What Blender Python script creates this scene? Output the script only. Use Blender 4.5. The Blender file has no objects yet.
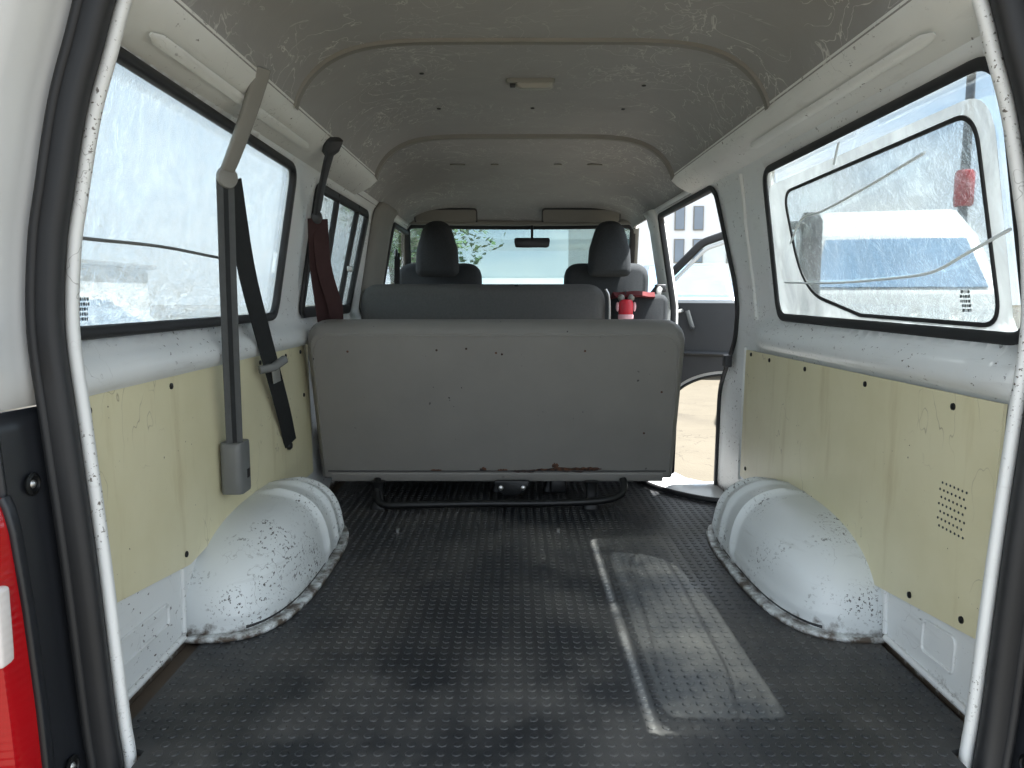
import bpy, bmesh, math, random
from mathutils import Vector, Matrix
from mathutils.geometry import delaunay_2d_cdt
random.seed(7)
sc = bpy.context.scene
col = sc.collection
PI = math.pi

# ------------------------------------------------------------------ camera
cam = bpy.data.objects.new('camera', bpy.data.cameras.new('camera'))
col.objects.link(cam)
cam.location = (-0.05, 0.0, 0.76)
cam.rotation_euler = (PI / 2 - math.atan(88 / 769.0), 0, 0)
cam.data.sensor_width = 36.0
cam.data.lens = 769.0 / 1024.0 * 36.0
cam.data.clip_start = 0.02
cam.data.clip_end = 500
sc.camera = cam

# ------------------------------------------------------------------ colour management
sc.view_settings.view_transform = 'Standard'
sc.view_settings.look = 'None'
sc.view_settings.gamma = 1.0
sc.view_settings.use_curve_mapping = False
sc.view_settings.exposure = 1.12
sc.cycles.use_denoising = True
sc.cycles.transparent_max_bounces = 16
sc.cycles.sample_clamp_indirect = 6.0


def S(r, g, b):
    f = lambda c: (c / 255 / 12.92) if c <= 10.3 else ((c / 255 + 0.055) / 1.055) ** 2.4
    return (f(r), f(g), f(b), 1.0)


# ------------------------------------------------------------------ sky and sun
W = bpy.data.worlds.new('sky'); sc.world = W
W.use_nodes = True
nt = W.node_tree; nt.nodes.clear()
tc = nt.nodes.new('ShaderNodeTexCoord')
mp = nt.nodes.new('ShaderNodeMapping'); mp.inputs['Scale'].default_value = (1, 1, 2.2)
nz = nt.nodes.new('ShaderNodeTexNoise'); nz.inputs['Scale'].default_value = 2.6; nz.inputs['Detail'].default_value = 7; nz.inputs['Roughness'].default_value = .55
rp = nt.nodes.new('ShaderNodeValToRGB')
rp.color_ramp.elements[0].position = .36; rp.color_ramp.elements[0].color = (.44, .58, .76, 1)
rp.color_ramp.elements[1].position = .62; rp.color_ramp.elements[1].color = (.88, .92, .96, 1)
bg = nt.nodes.new('ShaderNodeBackground'); bg.inputs['Strength'].default_value = 1.2
wo = nt.nodes.new('ShaderNodeOutputWorld')
nt.links.new(tc.outputs['Generated'], mp.inputs['Vector']); nt.links.new(mp.outputs[0], nz.inputs['Vector'])
nt.links.new(nz.outputs[0], rp.inputs[0]); nt.links.new(rp.outputs[0], bg.inputs['Color']); nt.links.new(bg.outputs[0], wo.inputs[0])
sun = bpy.data.objects.new('sun', bpy.data.lights.new('sun', 'SUN'))
col.objects.link(sun)
sun.data.energy = 11.5; sun.data.angle = math.radians(0.6); sun.data.color = (1, .98, .955)
sun.location = (4, 0, 9)
sun.rotation_euler = Vector((-0.52, -0.03, -1.10)).to_track_quat('-Z', 'Y').to_euler()


# ------------------------------------------------------------------ materials
class N:
    """small node graph helper"""
    def __init__(s, name):
        s.m = bpy.data.materials.new(name); s.m.use_nodes = True
        s.t = s.m.node_tree; s.t.nodes.clear()
        s.out = s.t.nodes.new('ShaderNodeOutputMaterial')
        s.tc = s.t.nodes.new('ShaderNodeTexCoord')

    def n(s, typ, ins=None, **at):
        k = s.t.nodes.new(typ)
        for a, v in at.items(): setattr(k, a, v)
        for a, v in (ins or {}).items():
            if hasattr(v, 'is_linked') or isinstance(v, bpy.types.NodeSocket): s.t.links.new(v, k.inputs[a])
            else: k.inputs[a].default_value = v
        return k

    def noise(s, scale, detail=4, rough=.55, vec=None, dist=0):
        k = s.n('ShaderNodeTexNoise', {'Scale': scale, 'Detail': detail, 'Roughness': rough, 'Distortion': dist})
        s.t.links.new(vec or s.tc.outputs['Object'], k.inputs['Vector'])
        return k.outputs[0]

    def stretch(s, x, y, z):
        return s.n('ShaderNodeMapping', {'Vector': s.tc.outputs['Object'], 'Scale': (x, y, z)}).outputs[0]

    def ramp(s, v, a, b, ca=(0, 0, 0, 1), cb=(1, 1, 1, 1)):
        k = s.n('ShaderNodeValToRGB', {0: v})
        k.color_ramp.elements[0].position = a; k.color_ramp.elements[0].color = ca
        k.color_ramp.elements[1].position = b; k.color_ramp.elements[1].color = cb
        return k.outputs[0]

    def math(s, op, a, b=0.0):
        return s.n('ShaderNodeMath', {0: a, 1: b}, operation=op).outputs[0]

    def mixc(s, f, a, b):
        k = s.n('ShaderNodeMix', data_type='RGBA')
        for i, v in ((0, f), (6, a), (7, b)):
            if isinstance(v, bpy.types.NodeSocket): s.t.links.new(v, k.inputs[i])
            else: k.inputs[i].default_value = v
        return k.outputs[2]

    def lines(s, scale, width, vec=None, detail=2, dist=.0):
        v = s.noise(scale, detail, .5, vec, dist)
        d = s.math('ABSOLUTE', s.math('SUBTRACT', v, .5))
        return s.ramp(d, 0.0, width, (1, 1, 1, 1), (0, 0, 0, 1))

    def bump(s, h, dist=.002, strength=1.0):
        return s.n('ShaderNodeBump', {'Height': h, 'Distance': dist, 'Strength': strength}).outputs[0]

    def bsdf(s, color, rough=.5, metal=0, normal=None, spec=.5, **kw):
        k = s.n('ShaderNodeBsdfPrincipled', {'Base Color': color, 'Roughness': rough, 'Metallic': metal, 'Specular IOR Level': spec, **kw})
        if normal: s.t.links.new(normal, k.inputs['Normal'])
        s.t.links.new(k.outputs[0], s.out.inputs[0])
        return s.m


def plain(name, c, rough=.5, metal=0, var=.12, scale=14, spec=.5, bump=0):
    g = N(name)
    dark = tuple(x * (1 - var) for x in c[:3]) + (1,)
    lite = tuple(min(1, x * (1 + var)) for x in c[:3]) + (1,)
    cc = g.mixc(g.noise(scale, 5), dark, lite)
    nm = g.bump(g.noise(scale * 30, 2), .001, bump) if bump else None
    return g.bsdf(cc, rough, metal, nm, spec)


def worn_paint(name, base, chip=.66, lowwear=False, rust=S(60, 48, 40), cs=80):
    g = N(name)
    cc = g.mixc(g.ramp(g.noise(3, 5), .35, .7), tuple(x * .90 for x in base[:3]) + (1,), base)
    streak = g.ramp(g.noise(10, 4, .6, g.stretch(1, .5, 6)), .60, .78)
    cc = g.mixc(g.math('MULTIPLY', streak, .22), cc, S(120, 116, 106))
    chips = g.ramp(g.noise(cs, 4, .62, g.stretch(1, .6, 1)), chip, chip + .012)
    where = g.ramp(g.noise(5.5, 3), .46, .60)
    cc = g.mixc(g.math('MULTIPLY', chips, where), cc, rust)
    scr = g.math('MULTIPLY', g.lines(11, .0035, None, 3), g.ramp(g.noise(3.2, 2), .50, .6))
    cc = g.mixc(g.math('MULTIPLY', scr, .75), cc, S(95, 92, 86))
    if lowwear:
        z = g.n('ShaderNodeSeparateXYZ', {0: g.tc.outputs['Object']}).outputs[2]
        zz = g.math('ADD', z, g.math('MULTIPLY', g.math('SUBTRACT', g.noise(26, 5, .7), .5), .10))
        cc = g.mixc(g.ramp(zz, .0, .022, (1, 1, 1, 1), (0, 0, 0, 1)), cc, S(82, 72, 62))
    return g.bsdf(cc, .38, 0, g.bump(g.noise(8, 3), .004, .25), .5)


WHITE = worn_paint('worn_white_paint', S(222, 224, 220), .655)
WHITE_LOW = worn_paint('scuffed_white_paint', S(222, 225, 224), .64, True)
ARCHM = worn_paint('scraped_white_paint', S(216, 221, 221), .590, True, S(64, 64, 62), 130)
FLANGE = worn_paint('flaked_white_paint', S(222, 224, 222), .61, False, S(96, 90, 84), 170)
BODY = plain('gloss_white_paint', S(200, 202, 202), .22, 0, .04, 3)
RUBBER = plain('black_rubber', S(26, 27, 29), .55, 0, .25, 20)
PLASTIC_BLACK = plain('black_plastic', S(30, 32, 36), .35, 0, .2, 9)
PLASTIC_GREY = plain('grey_plastic', S(104, 106, 105), .5, 0, .1, 18)
PLASTIC_BEIGE = plain('taupe_plastic', S(122, 121, 115), .48, 0, .08, 18)
PLASTIC_DARK = plain('charcoal_plastic', S(46, 48, 51), .5, 0, .12, 18)
METAL_BLACK = plain('black_metal', S(24, 25, 26), .42, .3, .3, 22)
STEEL = plain('bright_steel', S(190, 190, 188), .3, .9, .1, 20)
BELT_GREY = plain('grey_webbing', S(78, 80, 80), .8, 0, .15, 60, .2, .4)
BELT_DARK = plain('charcoal_webbing', S(40, 42, 43), .8, 0, .2, 60, .2, .4)
BELT_BROWN = plain('maroon_webbing', S(62, 44, 44), .8, 0, .2, 60, .2, .4)
FABRIC = plain('charcoal_cloth', S(92, 92, 91), .9, 0, .2, 120, .15, .5)
FABRIC_CAB = plain('dark_cloth', S(60, 63, 65), .92, 0, .35, 160, .1, .6)
TRIM_GREY = plain('grey_trim', S(126, 125, 119), .6, 0, .08, 10, .3)
VISORM = plain('visor_vinyl', S(122, 121, 115), .65, 0, .06, 12, .3)
PLATE = plain('dirty_brown_plate', S(84, 72, 60), .75, 0, .45, 14)


def m_headliner():
    g = N('scuffed_headliner')
    cc = g.mixc(g.noise(6, 6, .6), S(136, 136, 134), S(153, 153, 151))
    a = g.math('MULTIPLY', g.lines(6, .008, None, 4, .9), g.ramp(g.noise(2.2, 3), .42, .56))
    b = g.math('MULTIPLY', g.lines(13, .011, g.stretch(1, .6, 1), 3, 1.2), g.ramp(g.noise(3.7, 3), .48, .58))
    # more scuffs towards the sides, where loads rub
    x = g.math('ABSOLUTE', g.n('ShaderNodeSeparateXYZ', {0: g.tc.outputs['Object']}).outputs[0])
    sd = g.ramp(x, .15, .5, (.35, .35, .35, 1), (1, 1, 1, 1))
    k = g.math('MULTIPLY', g.math('MAXIMUM', a, b), sd)
    cc = g.mixc(g.math('MULTIPLY', k, .75), cc, S(214, 213, 208))
    return g.bsdf(cc, .62, 0, g.bump(g.noise(90, 3), .001, .35), .3)


HEADLINER = m_headliner()
RIBM = plain('grey_trim_strip', S(122, 120, 114), .5, 0, .05, 10, .4)


def m_panel():
    g = N('pale_yellow_board')
    cc = g.mixc(g.ramp(g.noise(2.6, 6, .6), .3, .7), S(206, 199, 162), S(220, 214, 182))
    st = g.ramp(g.noise(9, 4, .6, g.stretch(1, 1.4, .22)), .58, .72)
    cc = g.mixc(g.math('MULTIPLY', st, .35), cc, S(176, 162, 116))
    sc_ = g.math('MULTIPLY', g.lines(8, .004, g.stretch(1, 1, .5), 3), g.ramp(g.noise(4, 2), .55, .63))
    cc = g.mixc(g.math('MULTIPLY', sc_, .7), cc, S(120, 108, 80))
    sp = g.math('MULTIPLY', g.ramp(g.noise(85, 2, .5), .735, .75), g.ramp(g.noise(6, 2), .5, .6))
    cc = g.mixc(sp, cc, S(70, 62, 48))
    return g.bsdf(cc, .42, 0, g.bump(g.noise(7, 2), .004, .3), .45)


PANEL = m_panel()


def m_mat():
    g = N('dusty_black_rubber')
    dust = g.ramp(g.noise(3.0, 7, .65), .42, .74)
    cc = g.mixc(dust, S(30, 33, 37), S(88, 86, 83))
    spk = g.ramp(g.noise(150, 2, .5), .72, .76)
    cc = g.mixc(g.math('MULTIPLY', spk, g.ramp(g.noise(4, 3), .5, .6)), cc, S(120, 116, 106))
    ro = g.math('ADD', .40, g.math('MULTIPLY', dust, .25))
    return g.bsdf(cc, ro, 0, g.bump(g.noise(220, 3), .0006, .5), .5)


MAT = m_mat()


def m_vinyl():
    g = N('grey_vinyl')
    cc = g.mixc(g.noise(5, 6, .6), S(114, 112, 108), S(130, 128, 123))
    z = g.n('ShaderNodeSeparateXYZ', {0: g.tc.outputs['Object']})
    # pinholes and small scuffs in the cover
    pin = g.math('MULTIPLY', g.ramp(g.noise(60, 1, .4), .765, .775), g.ramp(g.noise(7, 2), .5, .6))
    cc = g.mixc(pin, cc, S(24, 22, 20))
    return g.bsdf(cc, .52, 0, g.bump(g.noise(260, 2), .0006, .5), .4)


VINYL = m_vinyl()


def m_tear():
    g = N('torn_vinyl_edge')
    cc = g.mixc(g.ramp(g.noise(60, 4, .6), .4, .6), S(30, 24, 20), S(92, 60, 42))
    return g.bsdf(cc, .85)


TEAR = m_tear()


def m_glass(name, tint=(1, 1, 1, 1), refl=.08):
    g = N(name)
    tr = g.n('ShaderNodeBsdfTransparent', {'Color': tint})
    gl = g.n('ShaderNodeBsdfGlossy', {'Roughness': .03})
    fr = g.n('ShaderNodeFresnel', {'IOR': 1.45})
    mx = g.n('ShaderNodeMixShader', {0: g.math('MULTIPLY', fr.outputs[0], refl * 12), 1: tr.outputs[0], 2: gl.outputs[0]})
    g.t.links.new(mx.outputs[0], g.out.inputs[0])
    return g.m


GLASS = m_glass('clear_glass', (.95, .98, .97, 1), .05)
GLASS_TINT = m_glass('tinted_glass', (.74, .84, .82, 1), .05)


def m_film(name, haze_lo, haze_hi, clear, bscale, bdist, tint, stretch=(1, 1, 1), rough=.06):
    """plastic film: part straight through, part bent by its wrinkles, part milky"""
    g = N(name)
    v = g.stretch(*stretch)
    h = g.noise(bscale, 4, .62, v, .6)
    nm = g.bump(h, bdist, 1.0)
    tr = g.n('ShaderNodeBsdfTransparent', {'Color': tint})
    rf = g.n('ShaderNodeBsdfRefraction', {'Color': tint, 'Roughness': rough, 'IOR': 1.18, 'Normal': nm})
    m1 = g.n('ShaderNodeMixShader', {0: clear, 1: rf.outputs[0], 2: tr.outputs[0]})
    tl = g.n('ShaderNodeBsdfTranslucent', {'Color': (.90, .93, .95, 1)})
    df = g.n('ShaderNodeBsdfDiffuse', {'Color': (.80, .83, .84, 1)})
    m2 = g.n('ShaderNodeMixShader', {0: .35, 1: tl.outputs[0], 2: df.outputs[0]})
    hz = g.ramp(g.noise(5.5, 6, .65, g.stretch(1, 1, .8), .8), .36, .68, (haze_lo,) * 3 + (1,), (haze_hi,) * 3 + (1,))
    m3 = g.n('ShaderNodeMixShader', {0: hz, 1: m1.outputs[0], 2: m2.outputs[0]})
    gl = g.n('ShaderNodeBsdfGlossy', {'Roughness': .12, 'Normal': nm})
    m4 = g.n('ShaderNodeMixShader', {0: .10, 1: m3.outputs[0], 2: gl.outputs[0]})
    g.t.links.new(m4.outputs[0], g.out.inputs[0])
    return g.m


FILM_L = m_film('streaky_film', .04, .28, .40, 24, .009, (.95, .98, .99, 1), (1, 1, 1))
FILM_R = m_film('wrinkled_film', 0.0, .12, .72, 30, .018, (.95, .99, 1.0, 1), (1, .7, 1.3), .03)
FILM_EDGE = m_film('milky_film', .34, .55, .22, 12, .003, (.88, .92, .92, 1))
CREASE = plain('film_crease', S(222, 230, 232), .2, 0, .1, 30)
MARK = plain('etched_mark', S(52, 58, 62), .6)


def m_ground():
    g = N('sandy_concrete')
    cc = g.mixc(g.noise(1.6, 7, .65), S(78, 73, 63), S(98, 92, 80))
    cc = g.mixc(g.ramp(g.noise(.6, 4), .60, .72), cc, S(78, 73, 64))
    cr = g.math('MULTIPLY', g.lines(1.1, .004, None, 4), .6)
    cc = g.mixc(cr, cc, S(60, 56, 49))
    return g.bsdf(cc, .9, 0, g.bump(g.noise(40, 4), .006, .5), .2)


GROUND = m_ground()
CARGLASS = plain('sky_painted_car_glass', S(120, 146, 172), .06, 0, .25, 2, .9)  # blue sky reflection is painted into the base colour of the glass
TYRE = plain('tyre_rubber', S(28, 28, 29), .8)
SILVER = plain('silver_car_paint', S(112, 122, 134), .22, .35, .04, 3)
RED = plain('red_car_paint', S(172, 24, 34), .25, 0, .05, 3)
WALLW = plain('pale_render', S(220, 222, 224), .85, 0, .05, 1)
WINB = plain('dark_window_glass', S(112, 124, 136), .15, 0, .2, 1, .6)
BARK = plain('tree_bark', S(84, 70, 56), .9, 0, .3, 9)
LEAF = plain('tree_leaves', S(78, 108, 52), .7, 0, .45, 6)
REDLENS = None


def m_lens(name, c):
    g = N(name)
    w = g.n('ShaderNodeTexWave', {'Scale': 26.0, 'Distortion': 0.0, 'Vector': g.tc.outputs['Object']}, bands_direction='Z')
    cc = g.mixc(g.noise(9, 3), c, tuple(min(1, x * 1.35) for x in c[:3]) + (1,))
    return g.bsdf(cc, .12, 0, g.bump(w.outputs[1], .001, .25), .6)


REDLENS = m_lens('red_lamp_lens', S(150, 8, 16))
CLEARLENS = m_lens('clear_lamp_lens', S(206, 200, 196))
TOYRED = plain('red_toy', S(196, 30, 48), .4, 0, .1, 30)
TOYPINK = plain('pink_white_toy', S(226, 178, 184), .5, 0, .1, 30)
CLOTHRED = plain('red_cloth', S(84, 8, 14), .85, 0, .2, 60)
LENSW = plain('lamp_cover', S(140, 139, 132), .3, 0, .05, 20)

# ------------------------------------------------------------------ object helpers
ORG = {}


def tag(o, label=None, cat=None, group=None, kind=None):
    if label: o['label'] = label
    if cat: o['category'] = cat
    if group: o['group'] = group
    if kind: o['kind'] = kind
    return o


def root(name, label, cat, loc, group=None, kind=None, rz=0, local=False):
    o = bpy.data.objects.new(name, None); col.objects.link(o)
    o.location = loc; o.rotation_euler = (0, 0, rz); o.empty_display_size = .05
    ORG[o.name] = Vector((0, 0, 0)) if local else Vector(loc)
    return tag(o, label, cat, group, kind)


def mesh(name, vf, mat, parent=None, smooth=True, solid=0, offset=-1, bevel=0, segs=2, angle=40):
    verts, faces = vf
    org = ORG.get(parent.name, Vector((0, 0, 0))) if parent else Vector((0, 0, 0))
    me = bpy.data.meshes.new(name)
    me.from_pydata([tuple(Vector(v) - org) for v in verts], [], [tuple(f) for f in faces])
    bm = bmesh.new(); bm.from_mesh(me)
    bmesh.ops.remove_doubles(bm, verts=bm.verts, dist=1e-6)
    bmesh.ops.recalc_face_normals(bm, faces=bm.faces)
    if bevel:
        es = [e for e in bm.edges if len(e.link_faces) == 2 and e.calc_face_angle(0) > math.radians(angle)]
        bmesh.ops.bevel(bm, geom=es, offset=bevel, segments=segs, profile=.5, affect='EDGES', clamp_overlap=True)
    bm.to_mesh(me); bm.free()
    me.materials.append(mat)
    if smooth:
        for p in me.polygons: p.use_smooth = True
    o = bpy.data.objects.new(name, me); col.objects.link(o)
    if parent:
        o.parent = parent
        ORG[o.name] = org
    if smooth and not solid:
        try: me.set_sharp_from_angle(angle=math.radians(48))
        except Exception: pass
    if solid:
        md = o.modifiers.new('thickness', 'SOLIDIFY'); md.thickness = solid; md.offset = offset
    return o


def join(*vfs):
    V, F = [], []
    for v, f in vfs:
        n = len(V); V += [tuple(p) for p in v]; F += [tuple(i + n for i in q) for q in f]
    return V, F


def move(vf, d=(0, 0, 0), rot=None):
    v, f = vf
    R = rot or Matrix.Identity(3)
    return [tuple(R @ Vector(p) + Vector(d)) for p in v], f


def box(x0, x1, y0, y1, z0, z1):
    v = [(x, y, z) for x in (x0, x1) for y in (y0, y1) for z in (z0, z1)]
    return v, [(0, 1, 3, 2), (4, 6, 7, 5), (0, 4, 5, 1), (2, 3, 7, 6), (0, 2, 6, 4), (1, 5, 7, 3)]


def sweep(path, prof, up, closed=False, caps=True, upf=None, scale=None):
    """sweep a closed 2-D profile (side, up) along a 3-D path"""
    P = [Vector(p) for p in path]; n = len(P); V, F = [], []; m = len(prof)
    for i in range(n):
        a = P[(i - 1) % n] if (closed or i > 0) else P[i]
        b = P[(i + 1) % n] if (closed or i < n - 1) else P[i]
        t = (b - a).normalized()
        u = Vector(upf(i) if upf else up)
        s = t.cross(u)
        if s.length < 1e-5: s = t.cross(Vector((.3, .5, .8)))
        s.normalize(); w = s.cross(t).normalized()
        k = scale(i) if scale else 1
        for (p, q) in prof: V.append(tuple(P[i] + s * p * k + w * q * k))
    for i in range(n if closed else n - 1):
        for j in range(m):
            F.append((i * m + j, i * m + (j + 1) % m, ((i + 1) % n) * m + (j + 1) % m, ((i + 1) % n) * m + j))
    if caps and not closed:
        F.append(tuple(range(m))[::-1]); F.append(tuple((n - 1) * m + j for j in range(m)))
    return V, F


def circ(r, n=10, ry=None):
    return [(r * math.cos(2 * PI * i / n), (ry or r) * math.sin(2 * PI * i / n)) for i in range(n)]


def rrect(w, h, r, n=4):
    out = []
    for cx, cy, a in ((w / 2 - r, h / 2 - r, 0), (-w / 2 + r, h / 2 - r, 90), (-w / 2 + r, -h / 2 + r, 180), (w / 2 - r, -h / 2 + r, 270)):
        for k in range(n + 1):
            t = math.radians(a + 90 * k / n); out.append((cx + r * math.cos(t), cy + r * math.sin(t)))
    return out


def tube(path, r, n=10, up=(0, 0, 1), closed=False):
    return sweep(path, circ(r, n), up, closed)


def spline(pts, n=8, closed=False):
    """Catmull-Rom through points"""
    P = [Vector(p) for p in pts]; out = []; m = len(P)
    rng = range(m if closed else m - 1)
    for i in rng:
        p1, p2 = P[i], P[(i + 1) % m]
        p0 = P[i - 1] if (closed or i > 0) else p1 * 2 - p2
        p3 = P[(i + 2) % m] if (closed or i + 2 < m) else p2 * 2 - p1
        for k in range(n):
            t = k / n
            out.append(.5 * ((2 * p1) + (-p0 + p2) * t + (2 * p0 - 5 * p1 + 4 * p2 - p3) * t * t + (-p0 + 3 * p1 - 3 * p2 + p3) * t ** 3))
    if not closed: out.append(P[-1])
    return out


def rpoly(pts, n=8):
    """polygon with rounded corners; pts = (a, b, radius)"""
    out = []; m = len(pts)
    for i in range(m):
        p = Vector(pts[i][:2]); r = pts[i][2]
        a = (Vector(pts[i - 1][:2]) - p); b = (Vector(pts[(i + 1) % m][:2]) - p)
        if r <= 0: out.append(tuple(p)); continue
        la, lb = a.length, b.length; a.normalize(); b.normalize()
        ang = a.angle(b); d = min(r / math.tan(ang / 2), la * .49, lb * .49)
        p0, p1 = p + a * d, p + b * d
        for k in range(n + 1):
            t = k / n
            out.append(tuple(p0 * (1 - t) ** 2 + p * 2 * t * (1 - t) + p1 * t * t))
    return out


def dense(poly, step=.04, closed=True):
    out = []; m = len(poly)
    for i in range(m if closed else m - 1):
        a, b = Vector(poly[i]), Vector(poly[(i + 1) % m])
        k = max(1, int((b - a).length / step))
        for j in range(k): out.append(tuple(a + (b - a) * j / k))
    if not closed: out.append(tuple(poly[-1]))
    return out


def inside(p, poly):
    x, y = p; c = False; j = len(poly) - 1
    for i in range(len(poly)):
        xi, yi = poly[i]; xj, yj = poly[j]
        if (yi > y) != (yj > y) and x < (xj - xi) * (y - yi) / (yj - yi) + xi: c = not c
        j = i
    return c


def sheet(outline, holes, fn, ylines=(), step=.05):
    """triangulated 2-D sheet with holes, mapped into space by fn(a, b)"""
    loops = [dense(outline, step)] + [dense(h, step) for h in holes]
    pts, edges = [], []
    for L in loops:
        s = len(pts); pts += L; edges += [(s + i, s + (i + 1) % len(L)) for i in range(len(L))]
    lo = min(p[0] for p in loops[0]); hi = max(p[0] for p in loops[0])
    for yl in ylines:
        k = int((hi - lo) / step)
        for i in range(k + 1):
            p = (lo + (hi - lo) * (i + .5) / (k + 1), yl)
            if inside(p, loops[0]) and not any(inside(p, h) for h in loops[1:]): pts.append(p)
    r = delaunay_2d_cdt([Vector(p) for p in pts], edges, [], 0, 1e-5)
    V = [fn(p[0], p[1]) for p in r[0]]; F = []
    for f in r[2]:
        c = sum((Vector(r[0][i]) for i in f), Vector((0, 0))) / len(f)
        if inside(c, loops[0]) and not any(inside(c, h) for h in loops[1:]): F.append(tuple(f))
    return V, F


def extrude(poly, fn, h0, h1):
    """prism of a 2-D polygon; fn(a, b, h) -> 3-D"""
    n = len(poly)
    V = [fn(a, b, h0) for a, b in poly] + [fn(a, b, h1) for a, b in poly]
    F = [tuple(range(n))[::-1], tuple(range(n, 2 * n))] + [(i, (i + 1) % n, n + (i + 1) % n, n + i) for i in range(n)]
    return V, F


def loft(secs, closed=False, caps=False):
    m = len(secs[0]); V = [tuple(p) for s in secs for p in s]; F = []
    for i in range(len(secs) - 1):
        for j in range(m if closed else m - 1):
            F.append((i * m + j, i * m + (j + 1) % m, (i + 1) * m + (j + 1) % m, (i + 1) * m + j))
    if caps: F.append(tuple(range(m))[::-1]); F.append(tuple((len(secs) - 1) * m + j for j in range(m)))
    return V, F


def lathe(prof, n=20, c=(0, 0, 0), axis='z'):
    V, F = [], []
    for r, h in prof:
        for k in range(n):
            a = 2 * PI * k / n
            p = (r * math.cos(a), r * math.sin(a), h)
            if axis == 'x': p = (p[2], p[0], p[1])
            if axis == 'y': p = (p[0], p[2], p[1])
            V.append((p[0] + c[0], p[1] + c[1], p[2] + c[2]))
    for i in range(len(prof) - 1):
        for k in range(n): F.append((i * n + k, i * n + (k + 1) % n, (i + 1) * n + (k + 1) % n, (i + 1) * n + k))
    F.append(tuple(range(n))[::-1]); F.append(tuple((len(prof) - 1) * n + k for k in range(n)))
    return V, F


def ellipsoid(c, rx, ry, rz, n=20, e=1.0):
    V, F = [], []; m = n // 2
    pw = lambda x: math.copysign(abs(x) ** e, x)
    for i in range(m + 1):
        f = -PI / 2 + PI * i / m
        for k in range(n):
            t = 2 * PI * k / n
            V.append((c[0] + rx * pw(math.cos(f)) * pw(math.cos(t)), c[1] + ry * pw(math.cos(f)) * pw(math.sin(t)), c[2] + rz * pw(math.sin(f))))
    for i in range(m):
        for k in range(n): F.append((i * n + k, i * n + (k + 1) % n, (i + 1) * n + (k + 1) % n, (i + 1) * n + k))
    return V, F


def copy_tree(o, parent=None):
    c = o.copy(); col.objects.link(c); c.parent = parent
    for ch in list(o.children): copy_tree(ch, c)
    return c


# ------------------------------------------------------------------ van shell
PROF = [(-.05, .772), (0, .776), (.30, .780), (.590, .785), (.600, .747), (.636, .745), (.660, .772), (.685, .786),
        (.72, .783), (1.14, .712), (1.165, .703), (1.19, .685), (1.25, .640)]


def hw(z):
    if z <= PROF[0][0]: return PROF[0][1]
    for (a, b), (c, d) in zip(PROF, PROF[1:]):
        if z <= c: return b + (d - b) * (z - a) / (c - a)
    return PROF[-1][1]


def hwy(y, z):
    """the sill ledge fades out on the pillar behind the side door"""
    k = min(1, max(0, (y - 2.48) / .16))
    return hw(z) * (1 - k) + k * (.785 if .585 < z < .69 else hw(z))


ZL = [0, .15, .30, .45, .585, .598, .62, .646, .655, .664, .675, .69, .72, .8, .9, 1.0, 1.1, 1.14, 1.165, 1.19]
# window outlines (y, z, corner radius)
WL1 = [(1.224, .690, .05), (2.385, .690, .06), (2.390, 1.150, .06), (1.224, 1.166, .05)]
WL2 = [(2.660, .690, .05), (3.45, .690, .05), (3.58, 1.140, .04), (2.660, 1.140, .05)]
WL3 = [(4.24, .700, .05), (5.22, .700, .05), (4.96, 1.160, .05), (4.30, 1.160, .05)]
WR1 = [(1.235, .680, .06), (2.430, .688, .06), (2.395, 1.142, .06), (1.240, 1.146, .09)]

ow = [(1.215, -.02), (5.40, -.02), (5.40, .62), (4.95, 1.20), (1.215, 1.20)]
wl = mesh('wall_left', sheet(ow, [rpoly(WL1), rpoly(WL2), rpoly(WL3)], lambda y, z: (-hw(z), y, z), ZL), WHITE_LOW, None, True, .03, 1)
tag(wl, 'scuffed white painted side wall of the van on the left', 'wall', kind='structure')
DOOR = rpoly([(3.06, -.3, 0), (3.04, .40, .16), (2.86, .60, .16), (2.83, .80, .2), (2.93, 1.165, .07), (4.02, 1.165, .05), (4.02, -.3, 0)], 6)
orr = [(1.215, -.02), (3.06, -.02)] + [p for p in DOOR if p[1] > 0] + [(4.02, -.02), (4.20, -.02), (4.20, 1.20), (1.215, 1.20)]
orr = [orr[0], orr[1]] + [p for p in DOOR if p[1] > .01] + orr[-4:]
wr = mesh('wall_right', sheet(orr, [rpoly(WR1)], lambda y, z: (hwy(y, z), y, z), ZL), WHITE_LOW, None, True, .03, 1)
tag(wr, 'scuffed white painted side wall of the van on the right, with the side door opening', 'wall', kind='structure')
# the thickness goes outward
for o, sgn in ((wl, -1), (wr, 1)):
    s = sum(p.normal.x * p.area for p in o.data.polygons)
    o.modifiers['thickness'].offset = 1 if s * sgn > 0 else -1

fl = mesh('floor', extrude([(-.675, 1.13), (.695, 1.13), (.695, 1.21), (.80, 1.23), (.80, 3.02), (.74, 3.04), (.64, 3.12), (.59, 3.30), (.58, 4.02), (.80, 4.06), (.80, 5.6), (-.80, 5.6), (-.80, 1.23), (-.675, 1.21)], lambda a, b, h: (a, b, h), -.06, -.012), PLATE, None, False)
tag(fl, 'brown dirty metal floor plate under the rubber mat', 'floor', kind='structure')


def zc(x, half, ze, zt, e=6.0):
    t = min(1, abs(x) / half)
    return ze + (zt - ze) * (1 - t ** e) ** .70


def ceil_sec(y, half, ze, zt, n=72, e=6.0):
    return [(-half * math.cos(PI * k / n) * 1.0, y, zc(half * math.cos(PI * k / n), half, ze, zt, e)) for k in range(n + 1)]


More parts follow.
